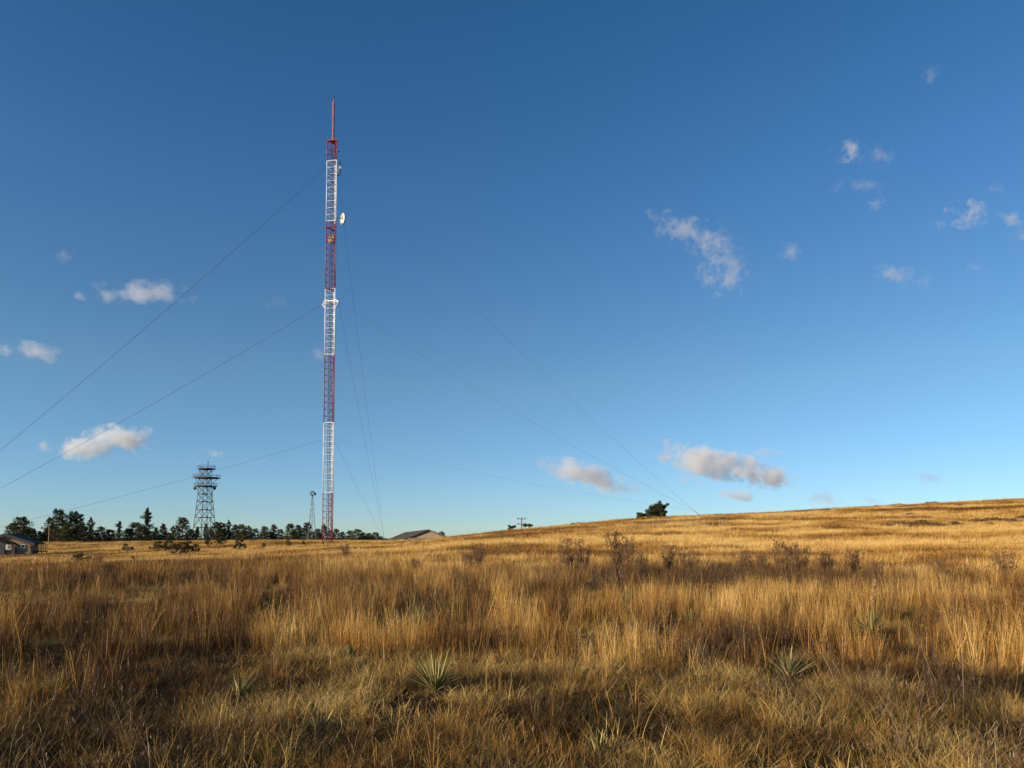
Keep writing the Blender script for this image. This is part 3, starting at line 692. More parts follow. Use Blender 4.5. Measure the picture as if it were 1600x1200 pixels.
def pine(px, top, base_row, w, D, kind, label, v=0, group='dark pines along the far edge of the field', name='pine_tree', mesh=None):
    b = at(px, base_row, D); z = gz(b.x, D); H = at(px, top, D).z - z
    t = empty(name, (b.x, D, z), random.uniform(0, 6.28)); tag(t, label, 'tree', group)
    trk, crn = mesh or PV[kind][v % len(PV[kind])]; wd = w / F_PX * D
    c = link('crown', crn, t); r = link('trunk', trk, t)
    for o in (c, r): o.scale = (wd / .92, wd / .92, H)
    return t
pines = [
 (32, 808, 36, 235, 'round', 'broad round pine behind the left house roof'),
 (20, 818, 22, 240, 'round', 'lower left shoulder pine behind the left house roof'),
 (52, 826, 14, 238, 'cone', 'small narrow pine just right of the left house roof'),
 (62, 830, 16, 236, 'cone', 'short young pine left of the thin pale pole'),
 (71, 827, 14, 250, 'cone', 'short pine right behind the thin pale pole'),
 (91, 797, 30, 232, 'tall', 'tallest pine of the left group with a pointed top'),
 (80, 809, 20, 238, 'tall', 'dense pine leaning on the left side of the tallest left pine'),
 (103, 817, 18, 226, 'cone', 'lower pine in the gap between the two tallest left pines'),
 (113, 800, 20, 236, 'tall', 'second tallest pine of the left group'),
 (123, 803, 18, 240, 'tall', 'pine with ragged top right of the second tallest left pine'),
 (130, 822, 18, 230, 'round', 'low dark pine at the right foot of the tall left group'),
 (141, 809, 17, 234, 'layer', 'open branched slim pine at the right end of the tall left group'),
 (157, 823, 16, 236, 'round', 'round topped short pine right of the open branched slim pine'),
 (171, 827, 18, 240, 'round', 'low bushy pine between the left group and the tiered pine'),
 (186, 815, 15, 228, 'layer', 'slim pine standing alone left of the tiered pine'),
 (200, 826, 16, 240, 'round', 'dark low pine right of the lone slim pine'),
 (212, 816, 24, 244, 'round', 'rounded pine touching the left side of the tiered pine'),
 (229, 794.5, 27, 238, 'layer', 'tall tiered pine with a long branch reaching right'),
 (222, 823, 26, 234, 'round', 'spreading lower growth at the foot of the tiered pine'),
 (244, 824, 12, 250, 'cone', 'small pointed pine right of the tiered pine'),
 (255, 818.5, 17, 245, 'cone', 'conical pine midway between tiered pine and lattice tower'),
 (270, 822, 14, 262, 'layer', 'thin greyish pine left of the broad pine by the lattice tower'),
 (285, 808, 27, 256, 'round', 'broad domed pine left of the lattice tower'),
 (298, 827, 16, 260, 'round', 'low pine at the right foot of the broad domed pine'),
 (308, 823, 12, 262, 'cone', 'small pine in front of the left leg of the lattice tower'),
 (321, 818, 10, 300, 'cone', 'narrow pine seen through the lattice tower legs'),
 (328, 826, 12, 264, 'round', 'low pine right of the lattice tower base'),
 (338, 816, 18, 258, 'round', 'olive lit pine at the right side of the lattice tower'),
 (347, 817, 16, 262, 'tall', 'dark pine right behind the olive lit pine'),
 (357, 813, 12, 265, 'layer', 'taller pine with a knobbed top right of the lattice tower'),
 (367, 820, 14, 262, 'round', 'short dark pine right of the knobbed pine'),
 (377, 819, 17, 255, 'round', 'pine with orange lit side where the field dips'),
 (388, 822, 14, 262, 'round', 'round pine second right from the orange lit one'),
 (399, 826, 13, 265, 'round', 'low pine before the gap in the centre left tree line'),
 (413, 822, 14, 262, 'round', 'pine just after the gap in the tree line'),
 (427, 820, 14, 268, 'round', 'pine midway between the gap and the windpump'),
 (438, 827, 12, 266, 'round', 'lowest pine left of the windpump group'),
 (453, 818, 17, 258, 'round', 'full round pine left of the leaning pole'),
 (466, 821, 14, 266, 'tall', 'pine between the full round one and the leaning pole'),
 (480, 816.5, 17, 262, 'tall', 'tall pine directly behind the leaning pole'),
 (496, 826, 13, 268, 'round', 'low pine between the windpump and the mast'),
 (506, 820, 12, 266, 'round', 'pine directly behind the left leg of the mast'),
 (516, 828, 12, 268, 'round', 'pine seen through the foot of the mast'),
 (525, 826, 12, 264, 'round', 'pine touching the right leg of the mast'),
 (535, 831, 12, 268, 'round', 'low pine right of the mast foot'),
 (547, 829, 14, 266, 'round', 'left part of the broad pine clump right of the mast'),
 (558, 826.5, 18, 262, 'round', 'highest crown of the pine clump right of the mast'),
 (567, 832, 13, 268, 'round', 'right part of the broad pine clump right of the mast'),
 (577, 833, 13, 270, 'round', 'small pine after the broad clump right of the mast'),
 (587, 831.5, 14, 268, 'round', 'last full pine before the tan gabled house'),
 (595, 838, 10, 272, 'round', 'lowest pine near the far guy anchor'),
 (602, 841, 8, 276, 'round', 'tiny pine at the left corner of the tan gabled house'),
 (40, 822, 26, 246, 'round', 'dark pine between the broad round pine and the small narrow one'),
 (84, 824, 34, 246, 'round', 'dark undergrowth pine behind the tallest left pine'),
 (112, 826, 30, 248, 'round', 'undergrowth pine behind the second tallest left pine'),
 (149, 832, 18, 250, 'round', 'very low pine filling the gap right of the slim open pine'),
 (178, 834, 20, 250, 'round', 'very low pine left of the lone slim pine'),
 (236, 830, 26, 252, 'round', 'low pine filling the foot of the tiered pine on its right'),
 (262, 832, 20, 268, 'round', 'very low pine before the thin greyish pine'),
 (350, 828, 34, 270, 'round', 'wide low pine right of the lattice tower'),
 (382, 830, 26, 270, 'round', 'wide low pine right of the orange lit pine'),
 (422, 831, 30, 274, 'round', 'wide low pine after the gap in the tree line'),
 (460, 830, 30, 274, 'round', 'wide low pine behind the full round pine'),
 (490, 832, 24, 274, 'round', 'wide low pine behind the windpump legs'),
 (572, 838, 34, 280, 'round', 'wide low pine at the right end of the tree line'),
 (690, 830.5, 12, 285, 'round', 'dark pine top showing behind the tan gabled house'),
]
for i, (px, top, w, D, kind, lab) in enumerate(pines): pine(px, top, 848, w * (1.15 if w > 25 else 1.42), D, kind, lab, i)
# low junipers and bushes in the valley, photo px, top, base, width
junipers = [
 (195.5, 850, 861, 9, 'small bright edged juniper alone in the left field'), (204, 854, 863, 8, 'tiny juniper beside the lone small juniper'),
 (234, 854, 861, 5, 'tiny brownish bush left of the valley thicket'), (247, 845, 862, 15, 'leftmost juniper of the valley thicket'),
 (264, 838, 863, 18, 'tallest juniper of the valley thicket'), (276, 848, 867, 14, 'wide front juniper of the valley thicket'),
 (286, 846, 867, 15, 'dark central juniper of the valley thicket'), (294, 844, 865, 11, 'narrow juniper in the valley thicket'),
 (305, 850, 864, 12, 'rightmost juniper of the valley thicket'), (325, 843, 855, 10, 'brown topped bush below the lattice tower'),
 (345, 840, 853, 17, 'flat topped juniper standing below the lattice tower'), (374, 841, 862, 16, 'twiggy tree at the edge of the dip, nearest of its row'),
 (450, 842, 856, 8, 'small dark bush in the dip left of the windpump'), (474, 845, 854, 6, 'small dark bush below the leaning pole'),
 (412, 849, 858, 7, 'little bush in the shaded dip'), (208, 868, 876, 6, 'reddish seedling bush close behind the dark grass edge')]
JV = []
for s in range(4):
    rs = random.Random(50 + s); tr = MB(); cs = []; rr_ = []
    for i in range(26):
        a = rs.uniform(0, 6.28); h = rs.uniform(.08, .9); L = .42 * (math.sin(math.pi * (.25 + .72 * h)) ** .7) * rs.uniform(.3, 1)
        tip = Vector((math.cos(a) * L, math.sin(a) * L, h)); tr.bar((0, 0, h * .35 - .02), tip, .012, .004, 4); cs.append(tuple(tip)); rr_.append(.12 * rs.uniform(.7, 1.3))
    JV.append((tr.mesh('trunk', BARK), crown_mesh('crown', cs, rr_, 55, .04, 70 + s, flat=.8)))
def depth_for(px, row):
    best = (9e9, 60)
    for D in np.arange(24, 300, 1.0):
        p = at(px, row, D); e = abs(p.z - gz(p.x, D)) / D
        if e < best[0] - 1e-5: best = (e, D)
    return float(best[1])
for i, (px, top, b, w, lab) in enumerate(junipers):
    D = depth_for(px, b) if px < 190 or True else 120; D = max(D, 95.0) if px != 208 else 60
    pine(px, top - 1, b, w * 1.3, D, '', lab, group='junipers and bushes in the valley field', name='juniper_bush', mesh=JV[i % 4])
pine(122, 861.5, 884, 24, 62, '', 'dark green low juniper in the left field close behind the tall grass', name='juniper_bush', mesh=JV[1], group='junipers and bushes in the valley field')
pine(138, 868, 886, 16, 64, '', 'small dark juniper touching the right side of the low left juniper', name='juniper_bush', mesh=JV[2], group='junipers and bushes in the valley field')
# wind-bent tree on the ridge
def ridge_tree(px, row, D, blobs, label, seed):
    b = at(px, row, D); z = gz(b.x, D); k = D / F_PX; t = empty('ridge_tree', (b.x, D, z)); tag(t, label, 'tree', 'dark trees on the hill ridge')
    cs = []; rr_ = []; tr = MB(); rs = random.Random(seed)
    for (x, r_, rad) in blobs:
        c = Vector(((x - px) * k, rs.uniform(-.8, .8), at(px, r_, D).z - z)); tr.bar((0, 0, -.3), c, .07, .02, 6)
        for q in range(9):
            o = Vector((rs.gauss(0, .6), rs.gauss(0, .8), rs.gauss(0, .5))) * rad * k; cs.append(tuple(c + o)); rr_.append(rad * k * .75)
    tr.build('trunk', BARK, t); link('crown', crown_mesh('crown', cs, rr_, 80, .17, seed, flat=.8), t)
ridge_tree(1027, 812, 172, [(1024, 793, 5), (1032, 791, 5), (1038, 791.5, 4.2), (1020, 799, 5), (1030, 798, 5.5), (1037, 797, 4), (1016, 803, 5), (1033, 804, 5), (1025, 805, 5.5), (1018, 808, 5), (1031, 809, 5)], 'dark wind bent tree on the hill ridge', 5)
ridge_tree(1002, 814, 172, [(1001, 803, 3.4), (997, 807, 3.4), (1007, 806, 3.6), (1003, 809, 4)], 'small round tree on the ridge left of the bent tree', 6)
ridge_tree(797, 832, 200, [(796, 826, 2.4), (799, 824, 2.5), (804, 823, 1.8)], 'sparse little bush on the ridge left of the utility pole', 8)
ridge_tree(822, 826, 190, [(821, 821, 2.6), (828, 821, 2.4)], 'sparse little bush on the ridge right of the utility pole', 9)

# ------------------------------------------------------------------ yucca, weeds, brush
YUC = bpy.data.materials.new('yucca_leaf'); YUC.use_nodes = True
def leafmat(m, cols):
    nt = m.node_tree; p = nt.nodes['Principled BSDF']; oi = nd(nt, 'ShaderNodeObjectInfo'); r = ramp(nt, cols, oi.outputs['Random']); nt.links.new(r.outputs[0], p.inputs['Base Color']); p.inputs['Roughness'].default_value = .75; p.inputs['Specular IOR Level'].default_value = .2
leafmat(YUC, [(0, (.09, .10, .028)), (.5, (.17, .165, .045)), (.70, (.32, .26, .085)), (1, (.50, .37, .15))])
DRYL = bpy.data.materials.new('dead_yucca_leaf'); DRYL.use_nodes = True; leafmat(DRYL, [(0, (.16, .09, .04)), (1, (.42, .29, .13))])
def yleaf(seed, L, w, bend):
    v = []; f = []; n = 5
    for i in range(n + 1):
        t = i / n; ww = w * (1 - t) ** .7 * (.6 + .8 * min(1, t * 4)) / 1.4; x = L * t; z = -bend * L * t * t
        v += [(x, -ww, z + ww * .5), (x, 0, z), (x, ww, z + ww * .5)]
    for i in range(n):
        for k in range(2): f.append((i * 3 + k, i * 3 + k + 1, i * 3 + 4 + k, i * 3 + 3 + k))
    return v, f
YM = []
for i in range(4):
    v, f = yleaf(i, .5, .010, .04 + .05 * i); me = bpy.data.meshes.new('leaf'); me.from_pydata(v, [], f); me.materials.append(YUC); YM.append(me)
DM_ = []
for i in range(2):
    v, f = yleaf(i, .42, .008, .35); me = bpy.data.meshes.new('leaf'); me.from_pydata(v, [], f); me.materials.append(DRYL); DM_.append(me)
YSPOT = []
def yucca(px, row, w, n, label, stalk=False):
    # root found on the ground where the photo shows it
    best = min(((abs(at(px, row, D).z - gz(at(px, row, D).x, D)), D) for D in np.arange(4.5, 45, .1))); D = best[1]
    x = at(px, row, D).x; s = (w / F_PX * D) / .9 * (1.15 if w < 60 else 1.0 if w < 100 else .85)
    YSPOT.append((x, D, w / F_PX * D / 2)); t = empty('yucca', (x, D, gz(x, D) - .02)); tag(t, label, 'yucca', 'yucca plants among the dry grass')
    MB().lathe([(.001, -.05), (.05, -.04), (.05, .02), (.02, .06), (.001, .07)], 8).build('stem', BARK, t)
    for i in range(n):
        el = math.radians(random.uniform(22, 88)); az = random.uniform(0, 6.28)
        o = link('leaf', random.choice(YM), t); o.rotation_euler = (random.uniform(-.4, .4), -el, az); o.location = (.03 * math.cos(az) , .03 * math.sin(az), .05); q = s * random.uniform(.8, 1.2); o.scale = (q, max(1.0, q * 1.1) * (1 + max(0, D - 8) * .05), q)
    for i in range(n // 4):
        az = random.uniform(0, 6.28); o = link('leaf', random.choice(DM_), t); o.rotation_euler = (0, -math.radians(random.uniform(0, 25)), az); o.location = (0, 0, .04); o.scale = (s * .95,) * 3
        o['label'] = 'dead tan leaf of the yucca skirt'
    if stalk:
        st = MB().bar((0, 0, .1), (.05, 0, .95), .01, .006, 5); so_ = st.build('stalk', DRYL, t)
        pd = MB()
        for i in range(7): pd.lathe([(.001, -.03), (.018, -.01), (.02, .02), (.001, .035)], 6, c=(.05 + random.uniform(-.05, .05), random.uniform(-.04, .04), .6 + i * .055))
        pd.build('seed_pod', DRYL, so_)
for y in [(680, 1082, 128, 80, 'largest yucca in the foreground, wide green fan left of centre'),
          (375, 1092, 56, 44, 'medium yucca in the lower left with even upright fan'),
          (500, 1142, 52, 40, 'pale yucca near the bottom between the two lower left clumps'),
          (96, 940, 46, 36, 'dark spiky yucca on the bright strip at far left'),
          (612, 993, 44, 34, 'small yucca with straw leaves, left of a close pair'),
          (656, 974, 44, 36, 'small yucca behind the largest one, right of a close pair'),
          (548, 1030, 34, 26, 'half buried green yucca left of the largest one'),
          (934, 1178, 48, 22, 'sparse upright yucca at the bottom edge right of centre'),
          (1080, 978, 46, 36, 'greenish yucca in tall grass right of centre'),
          (1232, 1062, 82, 48, 'yellow green yucca in the right foreground'),
          (1362, 996, 78, 56, 'yucca with pale arching leaves and a pod stalk at right', True),
          (1546, 962, 40, 30, 'small green yucca near the right edge'),
          (978, 946, 46, 32, 'yucca with yellow blades in the middle distance right of centre')]:
    yucca(*y)

# tall dead forbs that stand above the grass
WEED = plain('dead_weed_stem', (.19, .10, .042), .9, 0, .2, 20); SEED = plain('dead_seed_head', (.15, .082, .036), .95, 0, .35, 30)
def weed_meshes(seed):
    rs = random.Random(seed); st = MB(); sd = MB()
    for i in range(36):
        a = rs.uniform(0, 6.28); l = rs.uniform(.02, .26); h = rs.uniform(.5, 1.0); b0 = Vector((rs.uniform(-.06, .06), rs.uniform(-.06, .06), -.02)); top = Vector((math.cos(a) * l, math.sin(a) * l, h))
        mid = b0.lerp(top, .5) + Vector((rs.uniform(-.03, .03), rs.uniform(-.03, .03), .03)); st.bar(b0, mid, .006, .004, 3); st.bar(mid, top, .004, .002, 3)
        for q in range(9):
            f = rs.uniform(.35, 1); p = mid.lerp(top, f) if f > .5 else mid; e = p + Vector((rs.uniform(-.06, .06), rs.uniform(-.06, .06), rs.uniform(.02, .12))); st.bar(p, e, .0025, .0015, 3)
            for w in range(3):
                g = e + Vector((rs.gauss(0, .014), rs.gauss(0, .014), rs.gauss(0, .014))); r = rs.uniform(.004, .010)
                sd.add([g + Vector((0, 0, r * 1.3)), g + Vector((r, 0, 0)), g + Vector((-r * .5, r * .87, 0)), g + Vector((-r * .5, -r * .87, 0)), g - Vector((0, 0, r))], [(0, 1, 2), (0, 2, 3), (0, 3, 1), (4, 2, 1), (4, 3, 2), (4, 1, 3)])
    return st.mesh('stem', WEED), sd.mesh('seed_head', SEED)
WV = [weed_meshes(s) for s in range(5)]
def weed(px, top, w, D, label, n=0):
    x = at(px, 870, D).x; z = gz(x, D); H = at(px, top, D).z - z; t = empty('weed_bush', (x, D, z), random.uniform(0, 6)); tag(t, label, 'weed', 'tall dead weeds standing out of the grass')
    for nm, me in zip(('stem', 'seed_head'), WV[n % 5]):
        o = link(nm, me, t); k = w / F_PX * D / .50; o.scale = (k, k, H)
for i, q in enumerate([(746, 852, 34, 30, 'dark brown weed clump on the crest left of the picture centre line'), (733, 862, 22, 31, 'small weed at the left foot of the central crest clump'), (893, 842, 46, 27, 'wide dark weed bush right of centre, lower of the two largest'),
    (912, 850, 28, 28, 'thin weed leaning right beside the wide dark bush'), (965, 830, 42, 25, 'tallest dark weed bush on the crest right of centre'), (981, 845, 34, 26, 'weed just right of the tallest bush'),
    (1000, 862, 30, 24, 'low weed between the tallest bush and the next clump'), (1045, 852, 34, 27, 'loose weed clump left of the right hand brush'), (1075, 856, 36, 28, 'pale weed clump in the row right of centre'), (1162, 858, 34, 27, 'left weed of the dark row on the right'),
    (1192, 864, 36, 26, 'squat weed in the dark row on the right'), (1228, 842, 40, 25, 'tallest weed in the dark row on the right'), (1250, 852, 32, 26, 'weed at the right shoulder of the tallest one in the dark row'), (1290, 860, 34, 27, 'weed right of the tall pair in the dark row'),
    (1335, 858, 44, 27, 'loose greyish weed at the right end of the dark row'), (1372, 875, 30, 21, 'green tinged weed below the right end of the dark row'), (1513, 845, 30, 62, 'round dark weed out on the bright field at right'),
    (1570, 862, 40, 25, 'weed near the right edge'), (1470, 872, 36, 24, 'low weed left of the right edge weed'), (150, 866, 30, 36, 'brown weed on the dark grass edge at left'), (175, 880, 34, 28, 'brown weed in the dark grass at left'), (287, 892, 40, 24, 'weed with curled seed heads at left above the bright strip'), (540, 850, 22, 46, 'dark weed just right of the mast foot'), (648, 872, 30, 30, 'weed in the grass below the tan gabled house')]):
    weed(*q, n=i)

# low brush on the hill
BRUSH = plain('rabbitbrush_twigs', (.24, .145, .062), .9, 0, .3, 4)
_bn = BRUSH
BV = []
for s in range(3):
    rs = random.Random(90 + s); tr = MB(); cs = []; rr_ = []
    for i in range(14):
        a = rs.uniform(0, 6.28); L = rs.uniform(0, .42); h = .75 * math.sqrt(max(0, 1 - (L / .5) ** 2)) * rs.uniform(.6, 1); tip = Vector((math.cos(a) * L, math.sin(a) * L, h)); tr.bar((0, 0, -.05), tip, .015, .006, 4); cs.append(tuple(tip)); rr_.append(.17)
    BV.append((tr.mesh('stem', BARK), crown_mesh('foliage', cs, rr_, 26, .055, 95 + s, BRUSH, .7)))
brush = [(1385, 824), (1398, 822), (1412, 824), (1420, 826), (1439, 821), (1452, 823), (1472, 824), (1490, 822), (1528, 818), (1542, 815), (1556, 817), (1568, 815), (1598, 812), (1580, 818), (1396, 798), (1406, 797), (1450, 796), (1460, 798), (1422, 806), (1130, 815), (1118, 816), (905, 818), (895, 821), (1060, 819), (1500, 792), (1370, 806), (1290, 800), (1548, 823), (1160, 806)]
ORD = ['leftmost', 'second', 'third', 'fourth', 'fifth', 'sixth', 'seventh', 'eighth', 'ninth', 'tenth', 'eleventh', 'twelfth', 'thirteenth', 'fourteenth', 'fifteenth', 'sixteenth', 'seventeenth']
low_row = sorted(p for p in brush if p[0] > 1380 and p[1] > 808); up_row = sorted(p for p in brush if p[0] > 1380 and p[1] <= 808)
def brush_label(p):
    if p in low_row: i = low_row.index(p); return f'{ORD[i]} dark brush clump{"" if i == 0 else " from the left"} in the lower row on the right hillside'
    if p in up_row: i = up_row.index(p); return f'{ORD[i]} dark brush clump{"" if i == 0 else " from the left"} in the upper row near the right ridge'
    return {(1130, 815): 'brush clump at the right end of the wire fence', (1118, 816): 'brush clump behind the last posts of the wire fence', (905, 818): 'right one of two brush clumps halfway between utility pole and fence',
            (895, 821): 'left one of two brush clumps halfway between utility pole and fence', (1060, 819): 'brush clump by the middle posts of the wire fence', (1370, 806): 'lone brush clump left of the two dark rows, high on the slope',
            (1290, 800): 'lone brush clump close under the ridge line right of the fence', (1160, 806): 'lone brush clump under the ridge just right of the fence'}[p]
for i, (px, row) in enumerate(brush):
    D = depth_for(px, row); D = min(D, 175); x = at(px, row, D).x; z = gz(x, D); k = random.uniform(1.1, 1.9)
    t = empty('brush_clump', (x, D, z), random.uniform(0, 6)); tag(t, brush_label((px, row)), 'bush', 'low brush dotted over the hillside')
    for nm, me in zip(('stem', 'foliage'), BV[i % 3]):
        o = link(nm, me, t); o.scale = (k * 1.6, k * 1.3, k * .55)

# ------------------------------------------------------------------ grass
def blades(rs, n, rad, h, w, lean, bend, segs=4, curl=0.0, seedhead=0.0):
    """arrays of ribbon blades; returns verts, faces, t, rnd"""
    V = []; Fc = []; T = []; R = []
    for i in range(n):
        a = rs.rand() * 6.283; r = rad * math.sqrt(rs.rand()); bx, by = r * math.cos(a), r * math.sin(a)
        H = h[0] + (h[1] - h[0]) * rs.rand(); la = a + rs.normal() * .9; ln = lean * (r / max(rad, 1e-3) * .7 + .5 * rs.rand()) ; bd = bend * rs.rand()
        ww = w * (.7 + .6 * rs.rand()); fa = rs.rand() * 6.283; rn = rs.rand(); s0 = len(V)
        dx, dy = math.cos(la), math.sin(la); px_, py_, pz = bx, by, -.02; ang = ln; cl = curl * rs.normal()
        for k in range(segs + 1):
            t = k / segs; wk = ww * (1 - .85 * t ** 1.5) * .5
            fx, fy = math.cos(fa + cl * t), math.sin(fa + cl * t)
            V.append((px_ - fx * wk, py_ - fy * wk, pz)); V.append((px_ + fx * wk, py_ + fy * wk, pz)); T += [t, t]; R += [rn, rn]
            st = H / segs; ang2 = ang + bd * t * 1.6
            px_ += dx * math.sin(ang2) * st; py_ += dy * math.sin(ang2) * st; pz += math.cos(ang2) * st
        for k in range(segs): q = s0 + 2 * k; Fc.append((q, q + 1, q + 3, q + 2))
        if rs.rand() < seedhead:
            tx, ty, tz = V[-1]
            for q in range(6):
                f = rs.rand() * .3; k0 = len(V); ex = tx - dx * math.sin(ang2) * H * f; ey = ty - dy * math.sin(ang2) * H * f; ez = tz - math.cos(ang2) * H * f
                th = rs.rand() * 6.28; e = .022 + .02 * rs.rand(); c, s = math.cos(th) * .010, math.sin(th) * .010
                V += [(ex, ey, ez), (ex + c - s * .3, ey + s + c * .3, ez + e * .5), (ex + c * 1.6, ey + s * 1.6, ez + e)]; T += [1, 1, 1]; R += [min(1, rn + .3)] * 3; Fc.append((k0, k0 + 1, k0 + 2))
    return V, Fc, T, R
def proto(name, parts, mat, seed):
    rs = np.random.RandomState(seed); V = []; Fc = []; T = []; R = []
    for p in parts:
        v, f, t, r = blades(rs, **p); b = len(V); V += v; Fc += [tuple(i + b for i in q) for q in f]; T += t; R += r
    me = bpy.data.meshes.new(name); me.from_pydata(V, [], Fc); me.materials.append(mat)
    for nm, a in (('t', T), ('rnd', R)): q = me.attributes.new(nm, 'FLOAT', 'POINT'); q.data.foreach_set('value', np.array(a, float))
    return bpy.data.objects.new(name, me)
def coll(name, objs):
    c = bpy.data.collections.new(name)
    for o in objs: c.objects.link(o)
    return c
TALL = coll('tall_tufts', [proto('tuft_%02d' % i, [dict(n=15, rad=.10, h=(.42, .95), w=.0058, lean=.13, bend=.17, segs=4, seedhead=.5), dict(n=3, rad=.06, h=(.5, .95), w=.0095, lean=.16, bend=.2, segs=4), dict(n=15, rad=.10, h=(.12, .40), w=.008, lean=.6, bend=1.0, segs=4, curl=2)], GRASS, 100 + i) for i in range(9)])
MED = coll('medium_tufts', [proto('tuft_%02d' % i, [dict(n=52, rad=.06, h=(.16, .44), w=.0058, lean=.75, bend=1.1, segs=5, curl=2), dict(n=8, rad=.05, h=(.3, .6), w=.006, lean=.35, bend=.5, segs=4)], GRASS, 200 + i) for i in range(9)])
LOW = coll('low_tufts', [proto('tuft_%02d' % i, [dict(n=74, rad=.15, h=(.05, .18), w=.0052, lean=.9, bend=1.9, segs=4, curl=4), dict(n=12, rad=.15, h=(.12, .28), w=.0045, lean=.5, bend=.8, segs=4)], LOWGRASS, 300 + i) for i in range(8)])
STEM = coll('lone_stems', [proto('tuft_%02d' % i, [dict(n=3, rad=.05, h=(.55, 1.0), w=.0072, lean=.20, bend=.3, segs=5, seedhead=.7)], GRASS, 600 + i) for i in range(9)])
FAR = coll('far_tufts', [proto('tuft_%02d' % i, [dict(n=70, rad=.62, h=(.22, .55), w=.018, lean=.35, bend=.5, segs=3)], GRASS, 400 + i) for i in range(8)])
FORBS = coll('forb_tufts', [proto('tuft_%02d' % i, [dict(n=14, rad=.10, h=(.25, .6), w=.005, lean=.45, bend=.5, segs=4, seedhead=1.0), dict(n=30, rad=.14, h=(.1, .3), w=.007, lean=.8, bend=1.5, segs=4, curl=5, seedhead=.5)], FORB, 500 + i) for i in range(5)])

def gn_scatter(name, P, rot, scl, tint, collection, label):
    n = len(P); me = bpy.data.meshes.new(name); me.vertices.add(n); me.vertices.foreach_set('co', P.reshape(-1))
    for nm, typ, a, key in (('rot', 'FLOAT_VECTOR', rot, 'vector'), ('scl', 'FLOAT_VECTOR', scl, 'vector'), ('tint', 'FLOAT', tint, 'value')):
        q = me.attributes.new(nm, typ, 'POINT'); q.data.foreach_set(key, np.ascontiguousarray(a, dtype=float).reshape(-1))
    rs = np.random.RandomState(len(name) + n); q = me.attributes.new('idx', 'INT', 'POINT'); q.data.foreach_set('value', rs.randint(0, len(collection.objects), n).astype(np.int32))
    me.update(); o = link(name, me); tag(o, label, kind='stuff')
    ng = bpy.data.node_groups.new(name, 'GeometryNodeTree'); ng.interface.new_socket('Geometry', in_out='INPUT', socket_type='NodeSocketGeometry'); ng.interface.new_socket('Geometry', in_out='OUTPUT', socket_type='NodeSocketGeometry')
    N, L = ng.nodes, ng.links; gi, go = N.new('NodeGroupInput'), N.new('NodeGroupOutput')
    ip = N.new('GeometryNodeInstanceOnPoints'); ci = N.new('GeometryNodeCollectionInfo'); ci.inputs['Collection'].default_value = collection; ci.inputs['Separate Children'].default_value = True; ci.inputs['Reset Children'].default_value = True
    def na(nm, typ): q = N.new('GeometryNodeInputNamedAttribute'); q.data_type = typ; q.inputs['Name'].default_value = nm; return q
    m2p = N.new('GeometryNodeMeshToPoints'); L.new(gi.outputs[0], m2p.inputs[0]); L.new(m2p.outputs[0], ip.inputs['Points'])
    L.new(ci.outputs[0], ip.inputs['Instance']); ip.inputs['Pick Instance'].default_value = True
    L.new(na('idx', 'INT').outputs[0], ip.inputs['Instance Index'])
    e = N.new('FunctionNodeEulerToRotation'); L.new(na('rot', 'FLOAT_VECTOR').outputs[0], e.inputs[0]); L.new(e.outputs[0], ip.inputs['Rotation'])
    L.new(na('scl', 'FLOAT_VECTOR').outputs[0], ip.inputs['Scale']); L.new(ip.outputs[0], go.inputs[0])
    md = o.modifiers.new('scatter', 'NODES'); md.node_group = ng
    return o

def wedge(n, r0, r1, seed, az=.80, power=1.0):
    rs = np.random.RandomState(seed); u = rs.rand(n); r = (r0 ** power + u * (r1 ** power - r0 ** power)) ** (1 / power); a = (rs.rand(n) * 2 - 1) * az
    return r * np.sin(a), r * np.cos(a), rs
# fields that steer the sward
YX = np.array([[q[0], q[1], q[2]] for q in YSPOT])
def gap(x, y):                    # open ground round each yucca
    g = np.ones(len(x))
    for a, b, r in YX: 
        L = math.hypot(a, b); u = (x * a + y * b) / L - L; v = (x * b - y * a) / L      # u away from the viewer, v across
        g *= sstep(.6, 1.0, np.hypot(v / (r * 1.05 + .08), (u + .25 + .03 * L) / (r + .32 + .05 * L)))
    return g
def height_field(x, y):           # 0 short .. 1 tall
    d = np.hypot(x, y); px = 800 + F_PX * x / np.maximum(y, .5)
    big = fbm(x / 3.2, y / 2.2, 21, 2); sm = fbm(x / .85, y / 1.0, 22, 2)
    h = sstep(.38, .62, .42 * big + .58 * sm)
    base = .16 + .84 * sstep(6.5, 13.0, d + 4.5 * (big - .5)) + .5 * (1 - sstep(-3.2, -2.4, x)) * (1 - sstep(6.5, 7.5, y))
    short = sstep(1240, 1420, px) * (1 - sstep(8.2, 8.8, y))      # trodden strip at lower right
    strip = sstep(16.5, 18, y) * (1 - sstep(20.5, 22, y)) * (1 - sstep(230, 330, px)); base = base * (1 - .8 * strip)
    return np.clip(h * base * (1 - .97 * short) + .12 * sstep(10, 16, d) + .2 * sstep(22, 30, d) * (1 - strip), 0, 1)
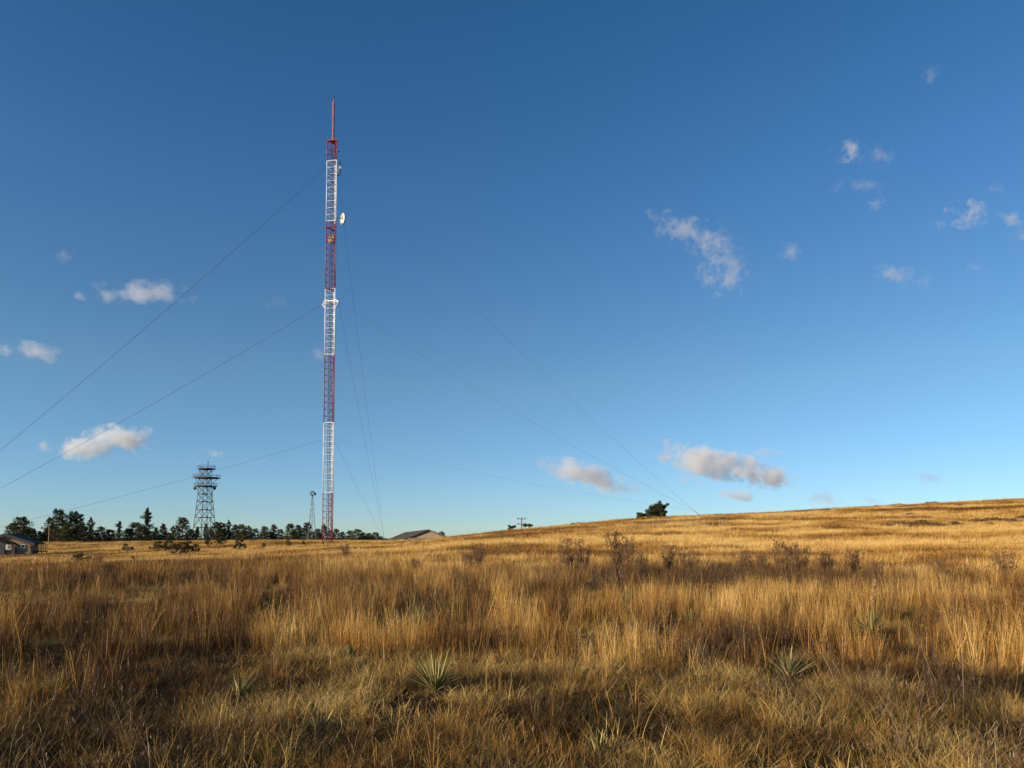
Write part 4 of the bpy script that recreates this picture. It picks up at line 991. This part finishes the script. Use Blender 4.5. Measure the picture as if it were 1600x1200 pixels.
def tone(x, y):                   # 0 dark red brown .. 1 pale straw
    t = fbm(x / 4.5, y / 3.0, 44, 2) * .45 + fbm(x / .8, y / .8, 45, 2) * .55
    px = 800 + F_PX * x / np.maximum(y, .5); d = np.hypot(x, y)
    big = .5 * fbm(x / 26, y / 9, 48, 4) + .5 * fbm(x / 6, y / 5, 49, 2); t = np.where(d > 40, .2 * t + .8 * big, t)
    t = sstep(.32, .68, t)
    red = sstep(21.5, 24, y) * (1 - sstep(38, 46, y)) * (1 - sstep(330, 520, px))           # red-brown bluestem along the brow at left, also painting the shade of the dip
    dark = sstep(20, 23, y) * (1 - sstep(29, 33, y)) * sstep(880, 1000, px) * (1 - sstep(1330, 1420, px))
    pale = sstep(17, 18, y) * (1 - sstep(20.5, 22, y)) * (1 - sstep(230, 330, px))  # strip of sunlit short grass, its brightness put into the tone
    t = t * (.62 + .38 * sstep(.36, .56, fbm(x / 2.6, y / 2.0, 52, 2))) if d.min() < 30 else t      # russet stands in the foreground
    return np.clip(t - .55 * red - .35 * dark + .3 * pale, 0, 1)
def mk(name, n, r0, r1, seed, C, label, keep, sc, power=1.2, tint_bias=0.0, tint_gain=.8, zs=None, az=.80, jitter=.07, sig=.16):
    x, y, rs = wedge(n, r0, r1, seed, az, power); hf = height_field(x, y); g_ = gap(x, y) if r0 < 20 else 1; kp = keep(x, y, hf) * (g_ if name not in ('low_grass',) else .75 + .25 * g_)
    k = rs.rand(len(x)) < kp; x, y, hf = x[k], y[k], hf[k]
    n = len(x); P = np.stack([x, y, ground(x, y)], 1); s = sc(x, y, hf, rs); zz = s * (zs(x, y, hf, rs) if zs else 1)
    rot = np.stack([rs.normal(0, jitter, n), rs.normal(0, jitter, n), rs.rand(n) * 6.283], 1)
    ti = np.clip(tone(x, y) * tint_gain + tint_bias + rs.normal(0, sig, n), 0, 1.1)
    gn_scatter(name, P, rot, np.stack([s, s, zz], 1), ti, C, label)
    return n
cnt = []
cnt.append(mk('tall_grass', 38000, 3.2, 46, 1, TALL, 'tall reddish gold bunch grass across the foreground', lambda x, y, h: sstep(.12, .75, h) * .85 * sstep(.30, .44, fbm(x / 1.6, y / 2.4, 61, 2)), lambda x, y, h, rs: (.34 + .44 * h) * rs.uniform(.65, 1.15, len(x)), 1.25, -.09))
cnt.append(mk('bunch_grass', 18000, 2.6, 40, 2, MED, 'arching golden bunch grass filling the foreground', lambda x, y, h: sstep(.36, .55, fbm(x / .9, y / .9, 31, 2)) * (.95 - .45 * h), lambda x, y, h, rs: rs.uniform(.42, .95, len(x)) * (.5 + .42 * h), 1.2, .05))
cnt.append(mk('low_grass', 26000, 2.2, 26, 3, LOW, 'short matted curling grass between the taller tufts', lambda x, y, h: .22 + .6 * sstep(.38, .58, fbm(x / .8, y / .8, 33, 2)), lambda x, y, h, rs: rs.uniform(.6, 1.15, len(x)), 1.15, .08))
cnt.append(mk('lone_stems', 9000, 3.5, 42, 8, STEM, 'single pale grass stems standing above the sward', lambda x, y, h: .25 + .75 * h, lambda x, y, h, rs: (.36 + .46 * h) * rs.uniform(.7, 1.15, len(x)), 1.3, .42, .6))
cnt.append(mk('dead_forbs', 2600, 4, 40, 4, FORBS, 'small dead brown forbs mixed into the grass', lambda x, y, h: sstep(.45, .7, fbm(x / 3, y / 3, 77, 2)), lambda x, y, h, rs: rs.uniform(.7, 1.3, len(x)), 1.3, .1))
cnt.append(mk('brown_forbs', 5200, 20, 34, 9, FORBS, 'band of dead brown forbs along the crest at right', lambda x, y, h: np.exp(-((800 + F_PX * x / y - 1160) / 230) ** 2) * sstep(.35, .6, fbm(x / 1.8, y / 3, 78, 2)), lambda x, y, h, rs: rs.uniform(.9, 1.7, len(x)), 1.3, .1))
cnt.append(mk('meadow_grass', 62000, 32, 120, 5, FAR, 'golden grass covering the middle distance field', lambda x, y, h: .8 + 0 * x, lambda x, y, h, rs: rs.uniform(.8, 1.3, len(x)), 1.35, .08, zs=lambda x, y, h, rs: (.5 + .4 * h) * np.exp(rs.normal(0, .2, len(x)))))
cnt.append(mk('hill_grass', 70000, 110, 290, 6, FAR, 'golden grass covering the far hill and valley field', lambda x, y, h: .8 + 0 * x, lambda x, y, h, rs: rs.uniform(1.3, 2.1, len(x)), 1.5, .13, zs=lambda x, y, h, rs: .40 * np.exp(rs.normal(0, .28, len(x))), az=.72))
print('GRASS', cnt)
